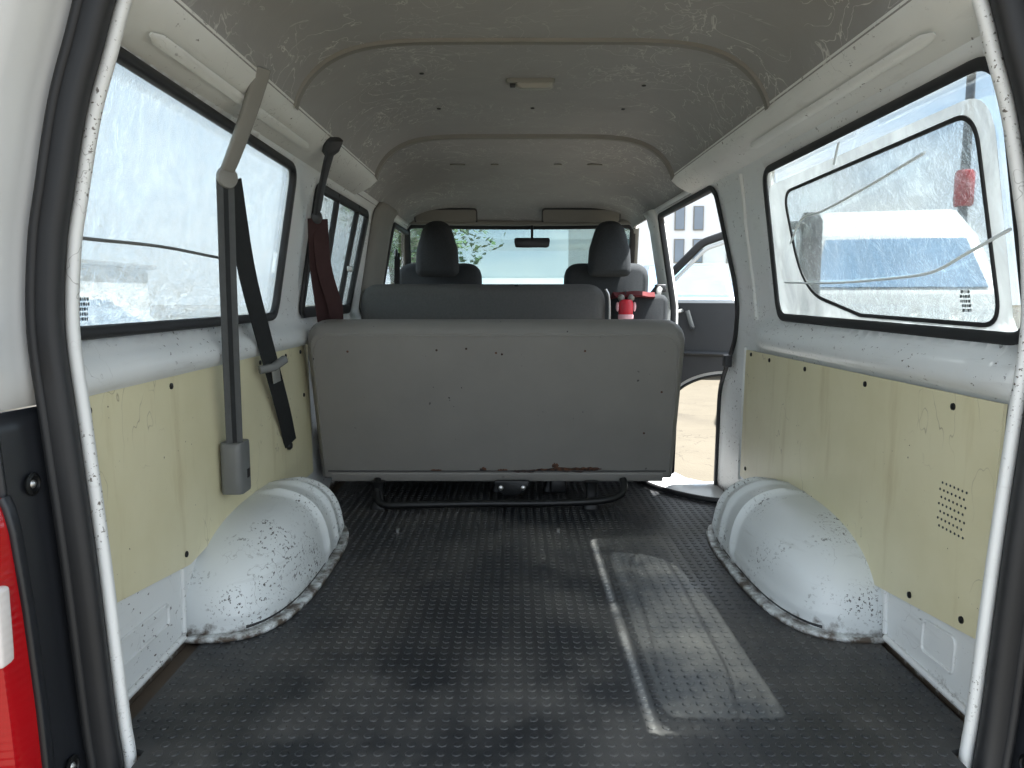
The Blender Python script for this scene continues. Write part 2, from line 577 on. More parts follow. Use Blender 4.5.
ZE, ZT, HALF = 1.238, 1.40, .60
secs = [ceil_sec(1.18 + .1 * i, HALF, ZE, ZT) for i in range(21)]
secs += [ceil_sec(y, h, ze, zt) for y, h, ze, zt in ((3.222, .60, 1.235, 1.394), (3.228, .690, 1.180, 1.390), (3.5, .690, 1.180, 1.370), (3.8, .690, 1.182, 1.355),
                                                   (4.2, .690, 1.182, 1.335), (4.55, .690, 1.182, 1.31), (4.75, .690, 1.18, 1.285), (4.86, .695, 1.172, 1.235), (4.90, .695, 1.165, 1.205))]
ce = mesh('ceiling', loft(secs), HEADLINER, None, True, .02, 1)
s = sum(p.normal.z * p.area for p in ce.data.polygons)
ce.modifiers['thickness'].offset = 1 if s > 0 else -1
tag(ce, 'scuffed grey headliner arching over the van', 'ceiling', kind='structure')


def ceil_strip(name, y, w, t, label):
    S_ = []
    for yy, d in ((y - w / 2, .001), (y - w / 2 + .004, -t), (y + w / 2 - .004, -t), (y + w / 2, .001)):
        S_.append([(p[0] * (1 + d * .8), yy, p[2] + d) for p in ceil_sec(yy, HALF, ZE, ZT)])
    o = mesh(name, loft(S_), RIBM)
    return tag(o, label, 'trim', kind='structure')


ceil_strip('trim_1', 2.02, .032, .008, 'grey strip arching across the headliner behind the roof lamp')
ceil_strip('trim_2', 3.17, .036, .014, 'grey strip arching across the headliner in front of the roof lamp')
for i, (x, y) in enumerate(((-.30, 3.62), (-.13, 3.62), (.16, 3.62), (.33, 3.62))):
    w = .035 if i in (0, 3) else .018
    z = zc(x, .69, 1.181, 1.363)
    mesh('headliner_slot', move((lambda v: v)(lathe([(w * .96, 0), (w, .002), (w * .96, .005)], 16)), (x, y, z - .006), Matrix.Scale(.22, 3, (0, 1, 0))), PLASTIC_BEIGE, ce)
for x, y in ((-.30, 2.72), (.02, 2.72), (.33, 2.72), (-.31, 2.3), (.35, 2.42)):
    mesh('trim_clip', lathe([(.007, 0), (.006, -.003), (.002, -.004)], 10, (x, y, zc(x, HALF, ZE, ZT) - .001)), PLASTIC_DARK, ce)

# white roof rails between headliner and windows
for sgn, side in ((-1, 'left'), (1, 'right')):
    prof = [(.598, 1.246), (.604, 1.228), (.628, 1.206), (.655, 1.190), (.680, 1.180), (.700, 1.172), (.712, 1.178), (.700, 1.200), (.655, 1.240), (.610, 1.262)]
    ss = []
    for y, k in ((1.20, 1), (1.6, 1), (2.0, 1), (2.4, 1), (2.8, 1), (3.2, 1), (3.225, 1)):
        ss.append([(sgn * a, y, b) for a, b in prof])
    o = mesh('trim_3' if sgn < 0 else 'trim_4', loft(ss, True, True), WHITE)
    tag(o, 'white painted roof rail along the ceiling edge on the %s' % side, 'roof rail', kind='structure')
    # pressed swages along the rail
    for y0, y1 in ((1.32, 2.30),):
        pth = [(sgn * (.648 - .004), y, 1.192 - .004) for y in (y0, y0 + .03, y1 - .03, y1)]
        mesh('swage', sweep(pth, circ(.012, 8, .003), (-sgn * .6, 0, -.8), scale=lambda i: .3 if i in (0, 3) else 1), WHITE, o)


# ------------------------------------------------------------------ tailgate opening (ring round the rear of the van)
JAMB = [(-.10, .688), (0, .692), (.08, .699), (.337, .714), (.565, .731), (.707, .741), (.83, .731), (.906, .716), (1.03, .688), (1.12, .658), (1.197, .632), (1.27, .598), (1.315, .55), (1.33, .48)]


def ring(off, y, zmin=-.10, dx=.010, zmax=9):
    L = []
    pts = [Vector((x, 0, z)) for z, x in JAMB if z <= zmax]
    res = []
    dp = spline([(p.x, 0, p.z) for p in pts], 5)
    for i, p in enumerate(dp):
        a = dp[max(0, i - 1)]; b = dp[min(len(dp) - 1, i + 1)]
        t = (b - a).normalized(); nrm = Vector((t.z, 0, -t.x))
        q = p + nrm * off
        res.append((q.x, y, q.z))
    left = [(-x + dx, yy, z) for x, yy, z in res]
    right = [(x + dx, yy, z) for x, yy, z in res]
    return left, right[::-1]


def ring_all(off, y, **k):
    l, r = ring(off, y, **k); return l + r


# inner return and flange
fr = mesh('trim_5', loft([ring_all(.075, 1.275), ring_all(.058, 1.255), ring_all(.012, 1.225), ring_all(0, 1.212), ring_all(-.001, 1.203), ring_all(.003, 1.200), ring_all(.014, 1.200)]), FLANGE, None, True, .003, 0)
tag(fr, 'flaked white metal lip framing the tailgate opening', 'door frame', kind='structure')
# weatherstrip
wp = ring_all(.034, 1.186)
ws = mesh('weatherstrip', sweep(wp, rrect(.046, .036, .014, 3), (0, -1, 0)), RUBBER)
tag(ws, 'black rubber weatherstrip running round the tailgate opening', 'weatherstrip')
ws2 = mesh('lip', sweep(ring_all(.048, 1.170), circ(.008, 8), (0, -1, 0)), RUBBER, ws)
# outer pillars: white above, black below
for sgn, side in ((-1, 'left'), (1, 'right')):
    pick = lambda off, y: ring(off, y)[0] if sgn < 0 else ring(off, y)[1][::-1]
    rr = [pick(.045, 1.205), pick(.062, 1.195), pick(.070, 1.15), pick(.078, 1.10), pick(.10, 1.075), pick(.17, 1.07), pick(.24, 1.10), pick(.27, 1.20), pick(.27, 1.30)]
    up = [[p for p in r if p[2] > .592] for r in rr]; m = min(len(u) for u in up); up = [u[-m:] for u in up]
    lo = [[p for p in r if p[2] < .62] for r in rr]; m = min(len(u) for u in lo); lo = [u[:m] for u in lo]
    for u in up: u[0] = (u[0][0], u[0][1], .592)
    for u in lo: u[-1] = (u[-1][0], u[-1][1], .590)
    o = mesh('wall_rear_%s' % side, loft(up), BODY, None, True, .004, 0)
    tag(o, 'glossy white rear corner pillar at the tailgate on the %s' % side, 'pillar', kind='structure')
    p_ = root('pillar_cover', 'black plastic cover on the lower rear corner pillar at the %s of the opening' % side, 'pillar cover', (sgn * .80, 1.10, 0), 'lower pillar covers')
    mesh('cover_panel', loft(lo), PLASTIC_BLACK, p_, True, .004, 0)
    def at(off, y, z, inner=True):
        r = pick(off, y); return min(r, key=lambda q: abs(q[2] - z))
    # raised moulding and two fixing recesses
    mp_ = spline([(lambda q: (q[0], q[1] - .003, q[2]))(at(.082 - .012 * (z - .1), 1.098, z)) for z in (.56, .50, .40, .25, .10, .02)], 5)
    mesh('moulding', tube(mp_, .006, 8), PLASTIC_BLACK, p_)
    for z in (.47, .02):
        q = at(.070, 1.145, z)
        b = mesh('fixing_recess', move(lathe([(.017, 0), (.018, .003), (.013, .005), (.012, .002)], 16, axis='x'), (q[0] - (0.004 if sgn < 0 else -.004) * -1, q[1], q[2]), Matrix.Scale(-sgn, 3, (1, 0, 0))), METAL_BLACK, p_)
        mesh('screw', lathe([(.006, 0), (.007, .004), (.003, .008)], 10, (q[0] + (-.002 if sgn > 0 else .002), q[1], q[2]), 'x'), STEEL, b)

# tail lamp, left rear corner
tl = root('tail_lamp', 'tall red tail lamp with a clear section on the rear corner pillar', 'tail lamp', (-.79, 1.04, .05))
lp = []
for z, x1, y in ((.470, -.788, 1.075), (.455, -.782, 1.060), (.42, -.775, 1.048), (.30, -.764, 1.040), (.15, -.755, 1.038), (.0, -.750, 1.038), (-.10, -.746, 1.040)):
    lp.append([(x1, 1.085, z), (x1 - .004, y + .008, z), (x1 - .010, y - .004, z), (x1 - .06, y - .012, z), (x1 - .12, y, z), (x1 - .13, 1.085, z)])
mesh('red_lens', loft(lp, True, True), REDLENS, tl)
mesh('clear_lens', box(-.83, -.764, 1.026, 1.056, .238, .352), CLEARLENS, tl, bevel=.006, segs=3)
bz = []
for s_ in lp: bz.append((s_[0][0] + .002, s_[0][1] + .002, s_[0][2]))
mesh('housing_edge', sweep(bz, rrect(.012, .020, .004, 2), (0, -1, 0)), PLASTIC_BLACK, tl)

# tailgate support bracket at the left edge
st = root('tailgate_strut', 'black gas strut and ball bracket on the white rear pillar', 'strut', (-.80, 1.06, .63))
mesh('bracket', extrude(rpoly([(-.812, .64, .008), (-.778, .64, .008), (-.770, .72, .012), (-.800, .735, .008)]), lambda a, b, h: (a, h, b), 1.068, 1.085), METAL_BLACK, st, bevel=.002)
for z in (.66, .70): mesh('bolt', lathe([(.012, 0), (.012, -.008), (.006, -.012)], 12, (-.779, 1.068, z), 'y'), METAL_BLACK, st)
mesh('rod', tube([(-.806, 1.062, .70), (-.797, 1.055, .86), (-.775, 1.045, 1.12), (-.745, .80, 1.50)], .008), METAL_BLACK, st)

# rear bumper corner
bp = root('rear_bumper', 'white rear bumper step below the tailgate opening', 'bumper', (0, 1.1, -.25))
mesh('bumper_beam', box(-.88, .88, .98, 1.16, -.30, -.105), BODY, bp, bevel=.03, segs=4)
mesh('step_pad', box(-.6, .6, 1.00, 1.14, -.107, -.097), PLASTIC_BLACK, bp, bevel=.006)

# raised tailgate above the opening
tg = root('tailgate', 'raised white tailgate hanging open above the rear of the van', 'tailgate', (0, 1.16, 1.42))
R_ = Matrix.Rotation(math.radians(156), 3, 'X')
tpan = sheet(rpoly([(-.78, 0, .05), (.78, 0, .05), (.80, 1.25, .1), (-.80, 1.25, .1)]), [rpoly([(-.58, .10, .06), (.58, .10, .06), (.64, .60, .06), (-.64, .60, .06)])], lambda a, b: tuple(R_ @ Vector((a, b, -.12 * (b / 1.25 - .5) ** 2)) + Vector((0, 1.16, 1.44))), (.2, .4, .6, .8, 1.0))
mesh('tailgate_panel', tpan, BODY, tg, True, .05, 0)
mesh('rear_window_pane', sheet(rpoly([(-.58, .10, .06), (.58, .10, .06), (.64, .60, .06), (-.64, .60, .06)]), [], lambda a, b: tuple(R_ @ Vector((a, b, 0)) + Vector((0, 1.16, 1.44))), (.3,)), m_glass('dark_tinted_glass', (.10, .11, .11, 1), .05), tg, True, .004, 0)

# ------------------------------------------------------------------ windows
def inset(poly, d):
    n = len(poly); out = []
    ar = sum(poly[i - 1][0] * poly[i][1] - poly[i][0] * poly[i - 1][1] for i in range(n))
    sg = 1 if ar > 0 else -1
    for i in range(n):
        a, b, q = Vector(poly[i - 1]), Vector(poly[i]), Vector(poly[(i + 1) % n])
        u, v = b - a, q - b
        if u.length < 1e-7 and v.length < 1e-7: out.append(tuple(b)); continue
        u = u.normalized() if u.length > 1e-7 else v.normalized()
        v = v.normalized() if v.length > 1e-7 else u
        m = Vector((-(u.y + v.y), u.x + v.x)) * sg
        k = max(.35, m.length / 2)
        out.append(tuple(b + m.normalized() * (d / k)))
    return out


def gasket(poly, sgn, name, parent, w=.024, d=.022, off=.004, mat=RUBBER):
    P = dense(inset(poly, w * .30), .05)
    path = [(sgn * (hw(z) - off), y, z) for y, z in P]
    return mesh(name, sweep(path, rrect(w, d, .007, 2), (-sgn, 0, .12), True), mat, parent)


def pane(poly, sgn, off, name, mat, parent, thick=.004):
    return mesh(name, sheet(poly, [], lambda y, z: (sgn * (hw(z) + off), y, z), (.74, .82, .9, .98, 1.06, 1.12)), mat, parent, True, thick, 0)


w1 = root('window_1', 'large rear side window on the left, covered in streaky hazy film', 'window', (-.78, 1.8, .69), kind='structure')
g1 = rpoly(WL1)
gasket(g1, -1, 'gasket', w1)
pane(inset(g1, .004), -1, .012, 'pane', GLASS, w1)
flm = pane(inset(g1, .012), -1, .004, 'hazy_film', FILM_L, w1, .0)
flm.modifiers.clear()
cr = [(-hw(.86 + .0 * y) - .001 + .004, y, .857 - .004 * (y - 1.25) + .003 * math.sin(y * 9)) for y in [1.26 + .05 * i for i in range(17)]]
mesh('film_crease', tube(cr, .0035, 6), PLASTIC_GREY, w1)


def stamp(sgn, y0, z0, parent, dirn=1):
    b = []
    for r in range(5):
        x = 0
        while x < .030:
            w = random.choice((.003, .005, .007))
            z = z0 - r * .0085
            y = y0 + dirn * x
            xx = sgn * (hw(z) + .0015)
            b.append(([(xx, y, z), (xx, y + dirn * w, z), (xx, y + dirn * w, z + .0055), (xx, y, z + .0055)], [(0, 1, 2, 3)]))
            x += w + .0025
    o = mesh('etched_mark', join(*b), MARK, parent, False, .0004, 0)
    return o


stamp(-1, 1.305, .752, w1)

w2 = root('window_2', 'sliding side window on the left with two black uprights', 'window', (-.78, 3.1, .69), kind='structure')
g2 = rpoly(WL2)
gasket(g2, -1, 'gasket', w2, .034)
pane(inset(g2, .004), -1, .012, 'pane', GLASS, w2)
f2 = pane(inset(g2, .010), -1, .006, 'hazy_film', m_film('pale_green_film', .12, .36, .5, 10, .002, (.90, .97, .95, 1)), w2, 0); f2.modifiers.clear()
for ya, yb in ((2.93, 2.96), (3.24, 3.34)):
    p = [(-(hw(.70 + .44 * t) - .006), ya + (yb - ya) * t, .70 + .44 * t) for t in [i / 8 for i in range(9)]]
    mesh('upright', sweep(p, rrect(.026, .02, .005, 2), (1, 0, 0)), RUBBER, w2)
mesh('bottom_track', sweep([(-(hw(.705) - .004), y, .708) for y in (2.68, 3.0, 3.44)], rrect(.03, .022, .005, 2), (1, 0, 0)), RUBBER, w2)
lt = mesh('latch', box(-.742, -.722, 3.255, 3.30, .862, .885), STEEL, w2, bevel=.004)

w3 = root('window_3', 'narrow side window beside the driver seat on the left', 'window', (-.78, 4.8, .70), kind='structure')
g3 = rpoly(WL3)
gasket(g3, -1, 'gasket', w3, .03)
pane(inset(g3, .004), -1, .012, 'pane', GLASS, w3)

w4 = root('window_4', 'large rear side window on the right, covered in wrinkled clear film', 'window', (.78, 1.8, .69), kind='structure')
g4 = rpoly(WR1)
gasket(g4, 1, 'gasket', w4, .024, .012, .0)
pane(inset(g4, .004), 1, .020, 'pane', GLASS, w4)
INN = rpoly([(1.325, .708, .05), (1.86, .714, .12), (2.21, .775, .22), (2.265, 1.055, .05), (1.340, 1.070, .06)], 10)
EDGE = rpoly([(1.290, .690, .05), (2.418, .692, .05), (2.385, 1.090, .05), (1.290, 1.094, .08)])
mapr = lambda y, z: (hw(z) + .006, y, z)
mesh('film_border', sheet(EDGE, [INN], mapr, (.8, .9, 1.0, 1.1)), FILM_EDGE, w4)
mesh('wrinkled_film', sheet(INN, [], mapr, (.74, .8, .86, .92, .98, 1.04)), FILM_R, w4)
mesh('inner_seal', sweep([(hw(z) + .006, y, z) for y, z in dense(INN, .05)], rrect(.009, .006, .002, 2), (-1, 0, 0), True), RUBBER, w4)
for pts in (((2.33, .80), (2.0, .793), (1.7, .797), (1.52, .806), (1.40, .835), (1.27, .868)), ((2.25, .91), (2.14, .97), (2.0, .975), (1.75, 1.0), (1.5, 1.03)), ((1.90, 1.075), (1.86, 1.118))):
    mesh('film_crease', tube([(hw(p[1]) + .002, p[0], p[1]) for p in spline([(a, b, 0) for a, b in pts], 6)], .003, 6), CREASE, w4)
stamp(1, 1.40, .765, w4, 1)

# windscreen
w5 = root('window_5', 'windscreen of the van beyond the front seats', 'window', (0, 5.3, .7), kind='structure')
ws_ = lambda x, t: (x, 4.93 + .55 * t - .10 * (x / .7) ** 2, 1.195 - .50 * t)
mesh('pane', sheet(rpoly([(-.70, 0, .06), (.70, 0, .06), (.76, 1, .06), (-.76, 1, .06)]), [], ws_, (.3, .6)), GLASS_TINT, w5, True, .005, 0)
mesh('seal', sweep([ws_(*p) for p in dense(rpoly([(-.70, 0, .06), (.70, 0, .06), (.76, 1, .06), (-.76, 1, .06)]), .06)], rrect(.04, .02, .006, 2), (0, -.7, -.7), True), RUBBER, w5)
for sgn in (-1, 1):
    p = [(sgn * .715, 4.86, 1.20), (sgn * .745, 5.10, .98), (sgn * .775, 5.36, .70), (sgn * .79, 5.46, .60)]
    o = mesh('trim_%d' % (6 if sgn < 0 else 7), sweep(spline(p, 4), rrect(.07, .05, .015, 3), (1, 0, 0)), TRIM_GREY)
    tag(o, 'grey windscreen pillar on the %s' % ('left' if sgn < 0 else 'right'), 'pillar', kind='structure')
o = mesh('wall_front', box(-.80, .80, 5.42, 5.50, -.06, .70), TRIM_GREY, None, bevel=.01)
tag(o, 'front bulkhead of the van under the windscreen', 'wall', kind='structure')
o = mesh('trim_8', sweep([(x, 4.90 - .10 * (x / .7) ** 2, 1.212) for x in [-.70 + .1 * i for i in range(15)]], rrect(.06, .03, .01, 3), (0, 0, -1)), TRIM_GREY)
tag(o, 'grey header trim above the windscreen', 'trim', kind='structure')

# pillar covers on the left between the slider and the driver window, and front right
o = mesh('trim_9', loft([[(-hw(z) + d, y, z) for y, d in ((3.70, .002), (3.72, .022), (3.85, .03), (4.05, .03), (4.18, .02), (4.20, .002))] for z in (.45, .6, .7, .8, .9, 1.0, 1.1, 1.17, 1.20)]), TRIM_GREY, None, True, .004, 0)
tag(o, 'grey pillar cover between the sliding window and the driver window', 'pillar', kind='structure')
o = mesh('trim_10', loft([[(hw(z) - d, y, z) for y, d in ((4.02, -.03), (4.015, .004), (4.03, .016), (4.10, .022), (4.22, .022), (4.24, -.03))] for z in (-.01, .2, .45, .6, .7, .8, .9, 1.0, 1.1, 1.17, 1.20)], False), WHITE, None, True, .004, 0)
tag(o, 'white pillar in front of the open side door', 'pillar', kind='structure')

# ------------------------------------------------------------------ rubber mat with raised coins
mt = root('rubber_mat', 'black dusty rubber mat with rows of raised coins covering the van floor', 'floor mat', (0, 2.5, 0))
x0, x1, y0, y1 = -.735, .760, 1.14, 5.0
mesh('mat_sheet', extrude([(-.668, y0), (.688, y0), (.688, 1.215), (x1, 1.24), (x1, 2.745), (.68, 2.775), (.577, 2.87), (.50, 3.0), (.47, 3.15), (.465, 4.02), (.74, 4.06), (.74, y1), (x0, y1), (x0, 1.24), (-.668, 1.215)], lambda a, b, h: (a, b, h), -.012, 0.0), MAT, mt, False)
V, F = [], []
pitch = .0262; k8 = 8


def on_arch(x, y):
    for s_ in (-1, 1):
        d = (.776 - s_ * x) if s_ * x > 0 else 9
        if d < .222 and abs((y - 2.075) / .45) ** 3.2 + (d / .222) ** 4 < 1: return True
    return False


ny = int((3.7 - y0) / pitch); nx = int((x1 - x0) / pitch)
for j in range(ny):
    for i in range(nx):
        cx, cy = x0 + .016 + i * pitch, y0 + .014 + j * pitch
        if on_arch(cx, cy) or (cy > 2.73 and cx > max(.455, .79 - (cy - 2.68) * 1.05)) or (cy < 1.25 and not -.655 < cx < .675): continue
        n = len(V)
        for r, h in ((.0088, -.0005), (.0078, .0016), (.0060, .0021)):
            for k in range(k8):
                a = 2 * PI * k / k8; V.append((cx + r * math.cos(a), cy + r * math.sin(a), h))
        for q in range(2):
            for k in range(k8): F.append((n + q * k8 + k, n + q * k8 + (k + 1) % k8, n + (q + 1) * k8 + (k + 1) % k8, n + (q + 1) * k8 + k))
        F.append(tuple(n + 2 * k8 + k for k in range(k8)))
me = bpy.data.meshes.new('coin_studs'); me.from_pydata([(v[0], v[1] - 2.5, v[2]) for v in V], [], F)
me.materials.append(MAT)
o = bpy.data.objects.new('coin_studs', me); col.objects.link(o); o.parent = mt; o['kind'] = 'stuff'

# ------------------------------------------------------------------ yellow side boards
def board(sgn, outline, name, label, screws):
    r = root(name, label, 'side panel', (sgn * .77, 1.9, .15), 'yellow side boards')
    b = mesh('board', sheet(outline, [], lambda y, z: (sgn * (hw(min(z, .585)) - .008), y, z), (.2, .3, .4, .5)), PANEL, r, False, .006, 0)
    for y, z in screws:
        mesh('screw', lathe([(.007, 0), (.0065, .003 * -sgn), (.003, .0045 * -sgn)], 10, (sgn * (hw(z) - .011), y, z), 'x'), METAL_BLACK, r)
    return r


def arch_line(sgn, n=10, a=0.0, b=1.0):
    out = []
    for i in range(n + 1):
        f = (a + (b - a) * i / n) * PI
        c, s_ = math.cos(f), math.sin(f)
        out.append((2.075 - .435 * math.copysign(abs(c) ** .74, c), .213 * abs(s_) ** .72))
    return out


al = arch_line(-1, 20, .06, .92)
lo_l = [(1.275, .215), (1.66, .165)] + [p for p in al if p[1] > .16 and p[0] > 1.68] + [(2.64, .13), (2.72, .13), (2.72, .592), (1.275, .592)]
board(-1, lo_l, 'side_board', 'pale yellow side board under the left window, behind the seat belts', ((1.30, .565), (1.62, .570), (2.20, .570), (2.45, .570), (2.62, .570), (2.64, .42), (1.64, .195)))
lo_r = [(1.285, .160), (1.70, .110)] + [p for p in al if p[1] > .115 and p[0] > 1.72] + [(2.66, .12), (2.70, .12), (2.70, .572), (1.275, .580)]
br = board(1, lo_r, 'side_board', 'pale yellow side board under the right window, with a patch of speaker holes', ((1.42, .555), (1.78, .556), (2.15, .556), (2.45, .556), (2.64, .560), (1.52, .150), (1.34, .175), (2.64, .16)))
hs = []
for a in range(7):
    for b in range(7):
        y = 1.395 + (a - 3) * .013 + (.0065 if b % 2 else 0); z = .365 + (b - 3) * .014 - (a - 3) * .0
        hs.append(lathe([(.0026, 0), (.0022, -.0008)], 8, (hw(z) - .0115, y, z), 'x'))
mesh('speaker_holes', join(*hs), MARK, br)

# ------------------------------------------------------------------ wheel arches
def wheel_arch(sgn, label):
    H, L, D = .215, .435, .205
    r = root('wheel_arch', label, 'wheel arch', (sgn * .70, 2.075, 0), 'rear wheel arches')
    pw = lambda v, e: math.copysign(abs(v) ** e, v)
    nt_, nf = 140, 36; V, F = [], []
    Yc = 2.075
    Dy = lambda v: D * max(0, 1 - abs(v) ** 3.0) ** .27
    Hy = lambda v: H * max(0, 1 - abs(v) ** 2.7) ** .36
    for j in range(nf + 1):
        f = PI / 2 * j / nf
        for i in range(nt_ + 1):
            v = math.sin(PI / 2 * (2 * i / nt_ - 1)); y = v * L
            cx, cz = pw(math.cos(f), .66), pw(math.sin(f), .66)
            x, z = Dy(v) * cx, Hy(v) * cz
            wgt = min(1, x / .07) * min(1, z / .06)
            g_ = sum(math.exp(-((y - yk) / .014) ** 2) for yk in (.03, .15, .26)) * .014 * wgt
            k = math.exp(-((z - .045) / .012) ** 2) * .005
            V.append((sgn * (.779 - x - (g_ * .9 + k) * cx), Yc + y, z + g_ * cz))
    for j in range(nf):
        for i in range(nt_):
            a = j * (nt_ + 1) + i; F.append((a, a + 1, a + nt_ + 2, a + nt_ + 1))
    mesh('arch_shell', (V, F), ARCHM, r)
    fl_ = []
    for i in range(nt_ + 1):
        v = math.sin(PI / 2 * (2 * i / nt_ - 1))
        fl_.append((sgn * (.779 - Dy(v) - .010), Yc + v * (L + .010), .005))
    mesh('flange', sweep(fl_, rrect(.030, .012, .004, 2), (0, 0, 1)), ARCHM, r)
    mesh('sealant_bead', tube([(p[0] + sgn * .014, Yc + (p[1] - Yc) * .975, .016) for p in fl_[16:-16]], .0055, 6), RUBBER, r)
    return r


wheel_arch(-1, 'scraped white wheel arch on the left below the seat belt box')
wheel_arch(1, 'scraped white wheel arch on the right below the yellow board with speaker holes')

# pressed recesses in the lower wall
for sgn, y0, y1, z0, z1, wall in ((-1, 1.30, 1.56, .075, .125, wl), (1, 1.37, 1.48, .055, .125, wr)):
    q = rpoly([(y0, z0, .015), (y1, z0 - .005, .015), (y1, z1 - .01, .015), (y0, z1, .015)])
    mesh('pressing', sweep([(sgn * (hw(z) - .001), y, z) for y, z in q], circ(.004, 6), (-sgn, 0, 0), True), WHITE_LOW, wall)
for sgn, wall in ((-1, wl), (1, wr)):
    mesh('seam', tube([(sgn * .774, 1.27, .012), (sgn * .774, 1.62, .012)], .008, 8), FLANGE, wall)
    mesh('seam', tube([(sgn * .774, 1.625, .02), (sgn * .776, 1.635, .165)], .006, 8), WHITE_LOW, wall)

mesh('pressing', tube([(hw(z) - .002, 2.62 - .03 * max(0, (z - 1.0) / .17), z) for z in (.68, .8, .9, 1.0, 1.08, 1.16)], .008, 8), WHITE, wr)
mesh('pressing', tube([(hw(z) - .002, 2.735 + .0 * z, z) for z in (.10, .3, .45, .58)], .007, 8), WHITE, wr)
# sliding door opening: seal, sill, striker
ds = root('door_seal', 'black rubber seal round the side door opening', 'door seal', (.78, 2.9, 0))
dp_ = [p for p in DOOR if p[1] > .02]
dp_ = [(dp_[0][0], .0)] + dp_ + [(dp_[-1][0], .0)]
mesh('seal', sweep([(hwy(y, z) + .004, y, z) for y, z in dense(dp_, .05, False)], rrect(.024, .030, .007, 2), (-1, 0, 0)), RUBBER, ds)
mesh('sill_seal', tube(spline([(.772, 2.745, .012), (.68, 2.775, .012), (.577, 2.87, .012), (.50, 3.0, .012), (.47, 3.15, .012), (.465, 3.6, .012), (.465, 3.95, .012)], 6), .011, 8), RUBBER, ds)
sl = mesh('door_sill', extrude(rpoly([(.774, 2.755, .005), (.80, 3.10, .02), (.74, 3.09, .03), (.68, 3.16, .03), (.645, 3.30, .05), (.64, 4.02, .01), (.478, 4.02, .01), (.482, 3.15, .06), (.515, 3.0, .05), (.59, 2.885, .05), (.69, 2.787, .05)]), lambda a, b, h: (a, b, h), -.011, .003), BODY, None, bevel=.002)
tag(sl, 'white metal edge of the floor along the open side door', 'door sill')
sp_ = mesh('door_step', box(.60, .84, 3.05, 4.05, -.36, -.33), PLASTIC_BLACK, None, bevel=.006)
tag(sp_, 'black entry step below the open side door', 'step')
sb = mesh('door_buffer', box(.745, .772, 2.86, 2.90, .495, .54), PLASTIC_DARK, None, bevel=.005)
tag(sb, 'small square grey buffer on the pillar behind the side door', 'buffer')

# ------------------------------------------------------------------ bench seats
def seat_back(x0, x1, yb, zb, yt, zt, th, rtop, rbot, name, parent, mat, bev=.03):
    """a slab leaning from (yb, zb) to (yt, zt); rear face carries the given line"""
    L = math.hypot(yt - yb, zt - zb); u = Vector((0, (yt - yb) / L, (zt - zb) / L)); n = Vector((0, u.z, -u.y))
    if n.y < 0: n = -n
    xm, hwid = (x0 + x1) / 2, (x1 - x0) / 2
    poly = rpoly([(-hwid, 0, rbot), (hwid, 0, rbot), (hwid, L, rtop), (-hwid, L, rtop)], 8)
    secs_ = []
    for d, ins in ((0, bev), (.15, bev * .3), (.4, 0), (.6, 0), (.85, bev * .3), (1, bev)):
        q = inset(poly, ins) if ins else poly
        secs_.append([tuple(Vector((xm, yb, zb)) + Vector((a, 0, 0)) + u * b + n * th * d) for a, b in q])
    return mesh(name, loft(secs_, True, True), mat, parent), (u, n, L)


bs = root('bench_seat', 'wide grey vinyl bench seat seen from behind with a torn lower edge', 'bench seat', (-.11, 2.7, 0), 'bench seats')
bk, (u_, n_, L_) = seat_back(-.748, .540, 2.74, .088, 2.56, .656, .12, .075, .02, 'backrest', bs, VINYL, .022)
O_ = Vector((-.104, 2.74, .088))
onb = lambda a, b, d=0: tuple(O_ + Vector((a, 0, 0)) + u_ * b + n_ * d)
# rolled hem along the bottom and welt along the top edge
mesh('hem', sweep([onb(x, .020, .004) for x in (-.60, -.3, 0, .3, .60)], rrect(.036, .014, .006, 3), tuple(-n_)), VINYL, bk)
mesh('seam', sweep([onb(x, .046, -.001) for x in (-.61, -.3, 0, .3, .61)], circ(.0022, 6), tuple(-n_)), PLASTIC_DARK, bk)
wpth = rpoly([(-.620, .10, 0), (-.616, L_ - .030, .07), (.616, L_ - .030, .07), (.620, .10, 0)], 8)
mesh('welt', sweep([onb(a, b, .0005) for a, b in wpth], circ(.0035, 6), tuple(-n_)), VINYL, bk)
# the torn cover: ragged patches showing rusty backing
def rag(cx, cz, w, h, n=40):
    out = []
    for i in range(n):
        t = 2 * PI * i / n
        k = 1 + random.uniform(-.45, .35)
        out.append((cx + w * math.cos(t) * (1 + random.uniform(-.1, .1)), cz + h * math.sin(t) * k))
    return out
for cx, cz, w, h in ((.25, .050, .11, .010), (.10, .046, .05, .006), (.02, .050, .018, .004), (-.05, .052, .012, .009), (.21, .068, .012, .012), (.33, .055, .05, .006), (-.22, .050, .02, .003)):
    rg = rag(cx, cz, w, h)
    mesh('tear', extrude(rg, lambda a, b, hh: onb(a, b, hh), -.0012, .004), TEAR, bk, False)
for a, b in ((-.10, .52), (.02, .50), (.0, .505), (.30, .512), (-.2, .515), (.57, .36), (-.50, .51), (.52, .20)):
    mesh('hole', lathe([(.0035, -.0014), (.003, .001)], 8, (0, 0, 0), 'y') if False else extrude(circ(.004, 8), lambda p, q, hh: onb(a + p, b + q, hh), -.0012, .002), TEAR, bk, False)
# cushion ahead of the back
mesh('cushion', box(-.725, .535, 2.79, 3.22, .15, .30), FABRIC, bs, bevel=.04, segs=4)
mesh('seat_pan', box(-.70, .53, 2.76, 3.20, .10, .15), METAL_BLACK, bs, bevel=.008)
mesh('side_shield', extrude(rpoly([(2.76, .11, .02), (3.0, .11, .03), (2.95, .36, .08), (2.73, .40, .03)]), lambda a, b, h: (h, a, b), .530, .545), PLASTIC_BLACK, bs, bevel=.004)
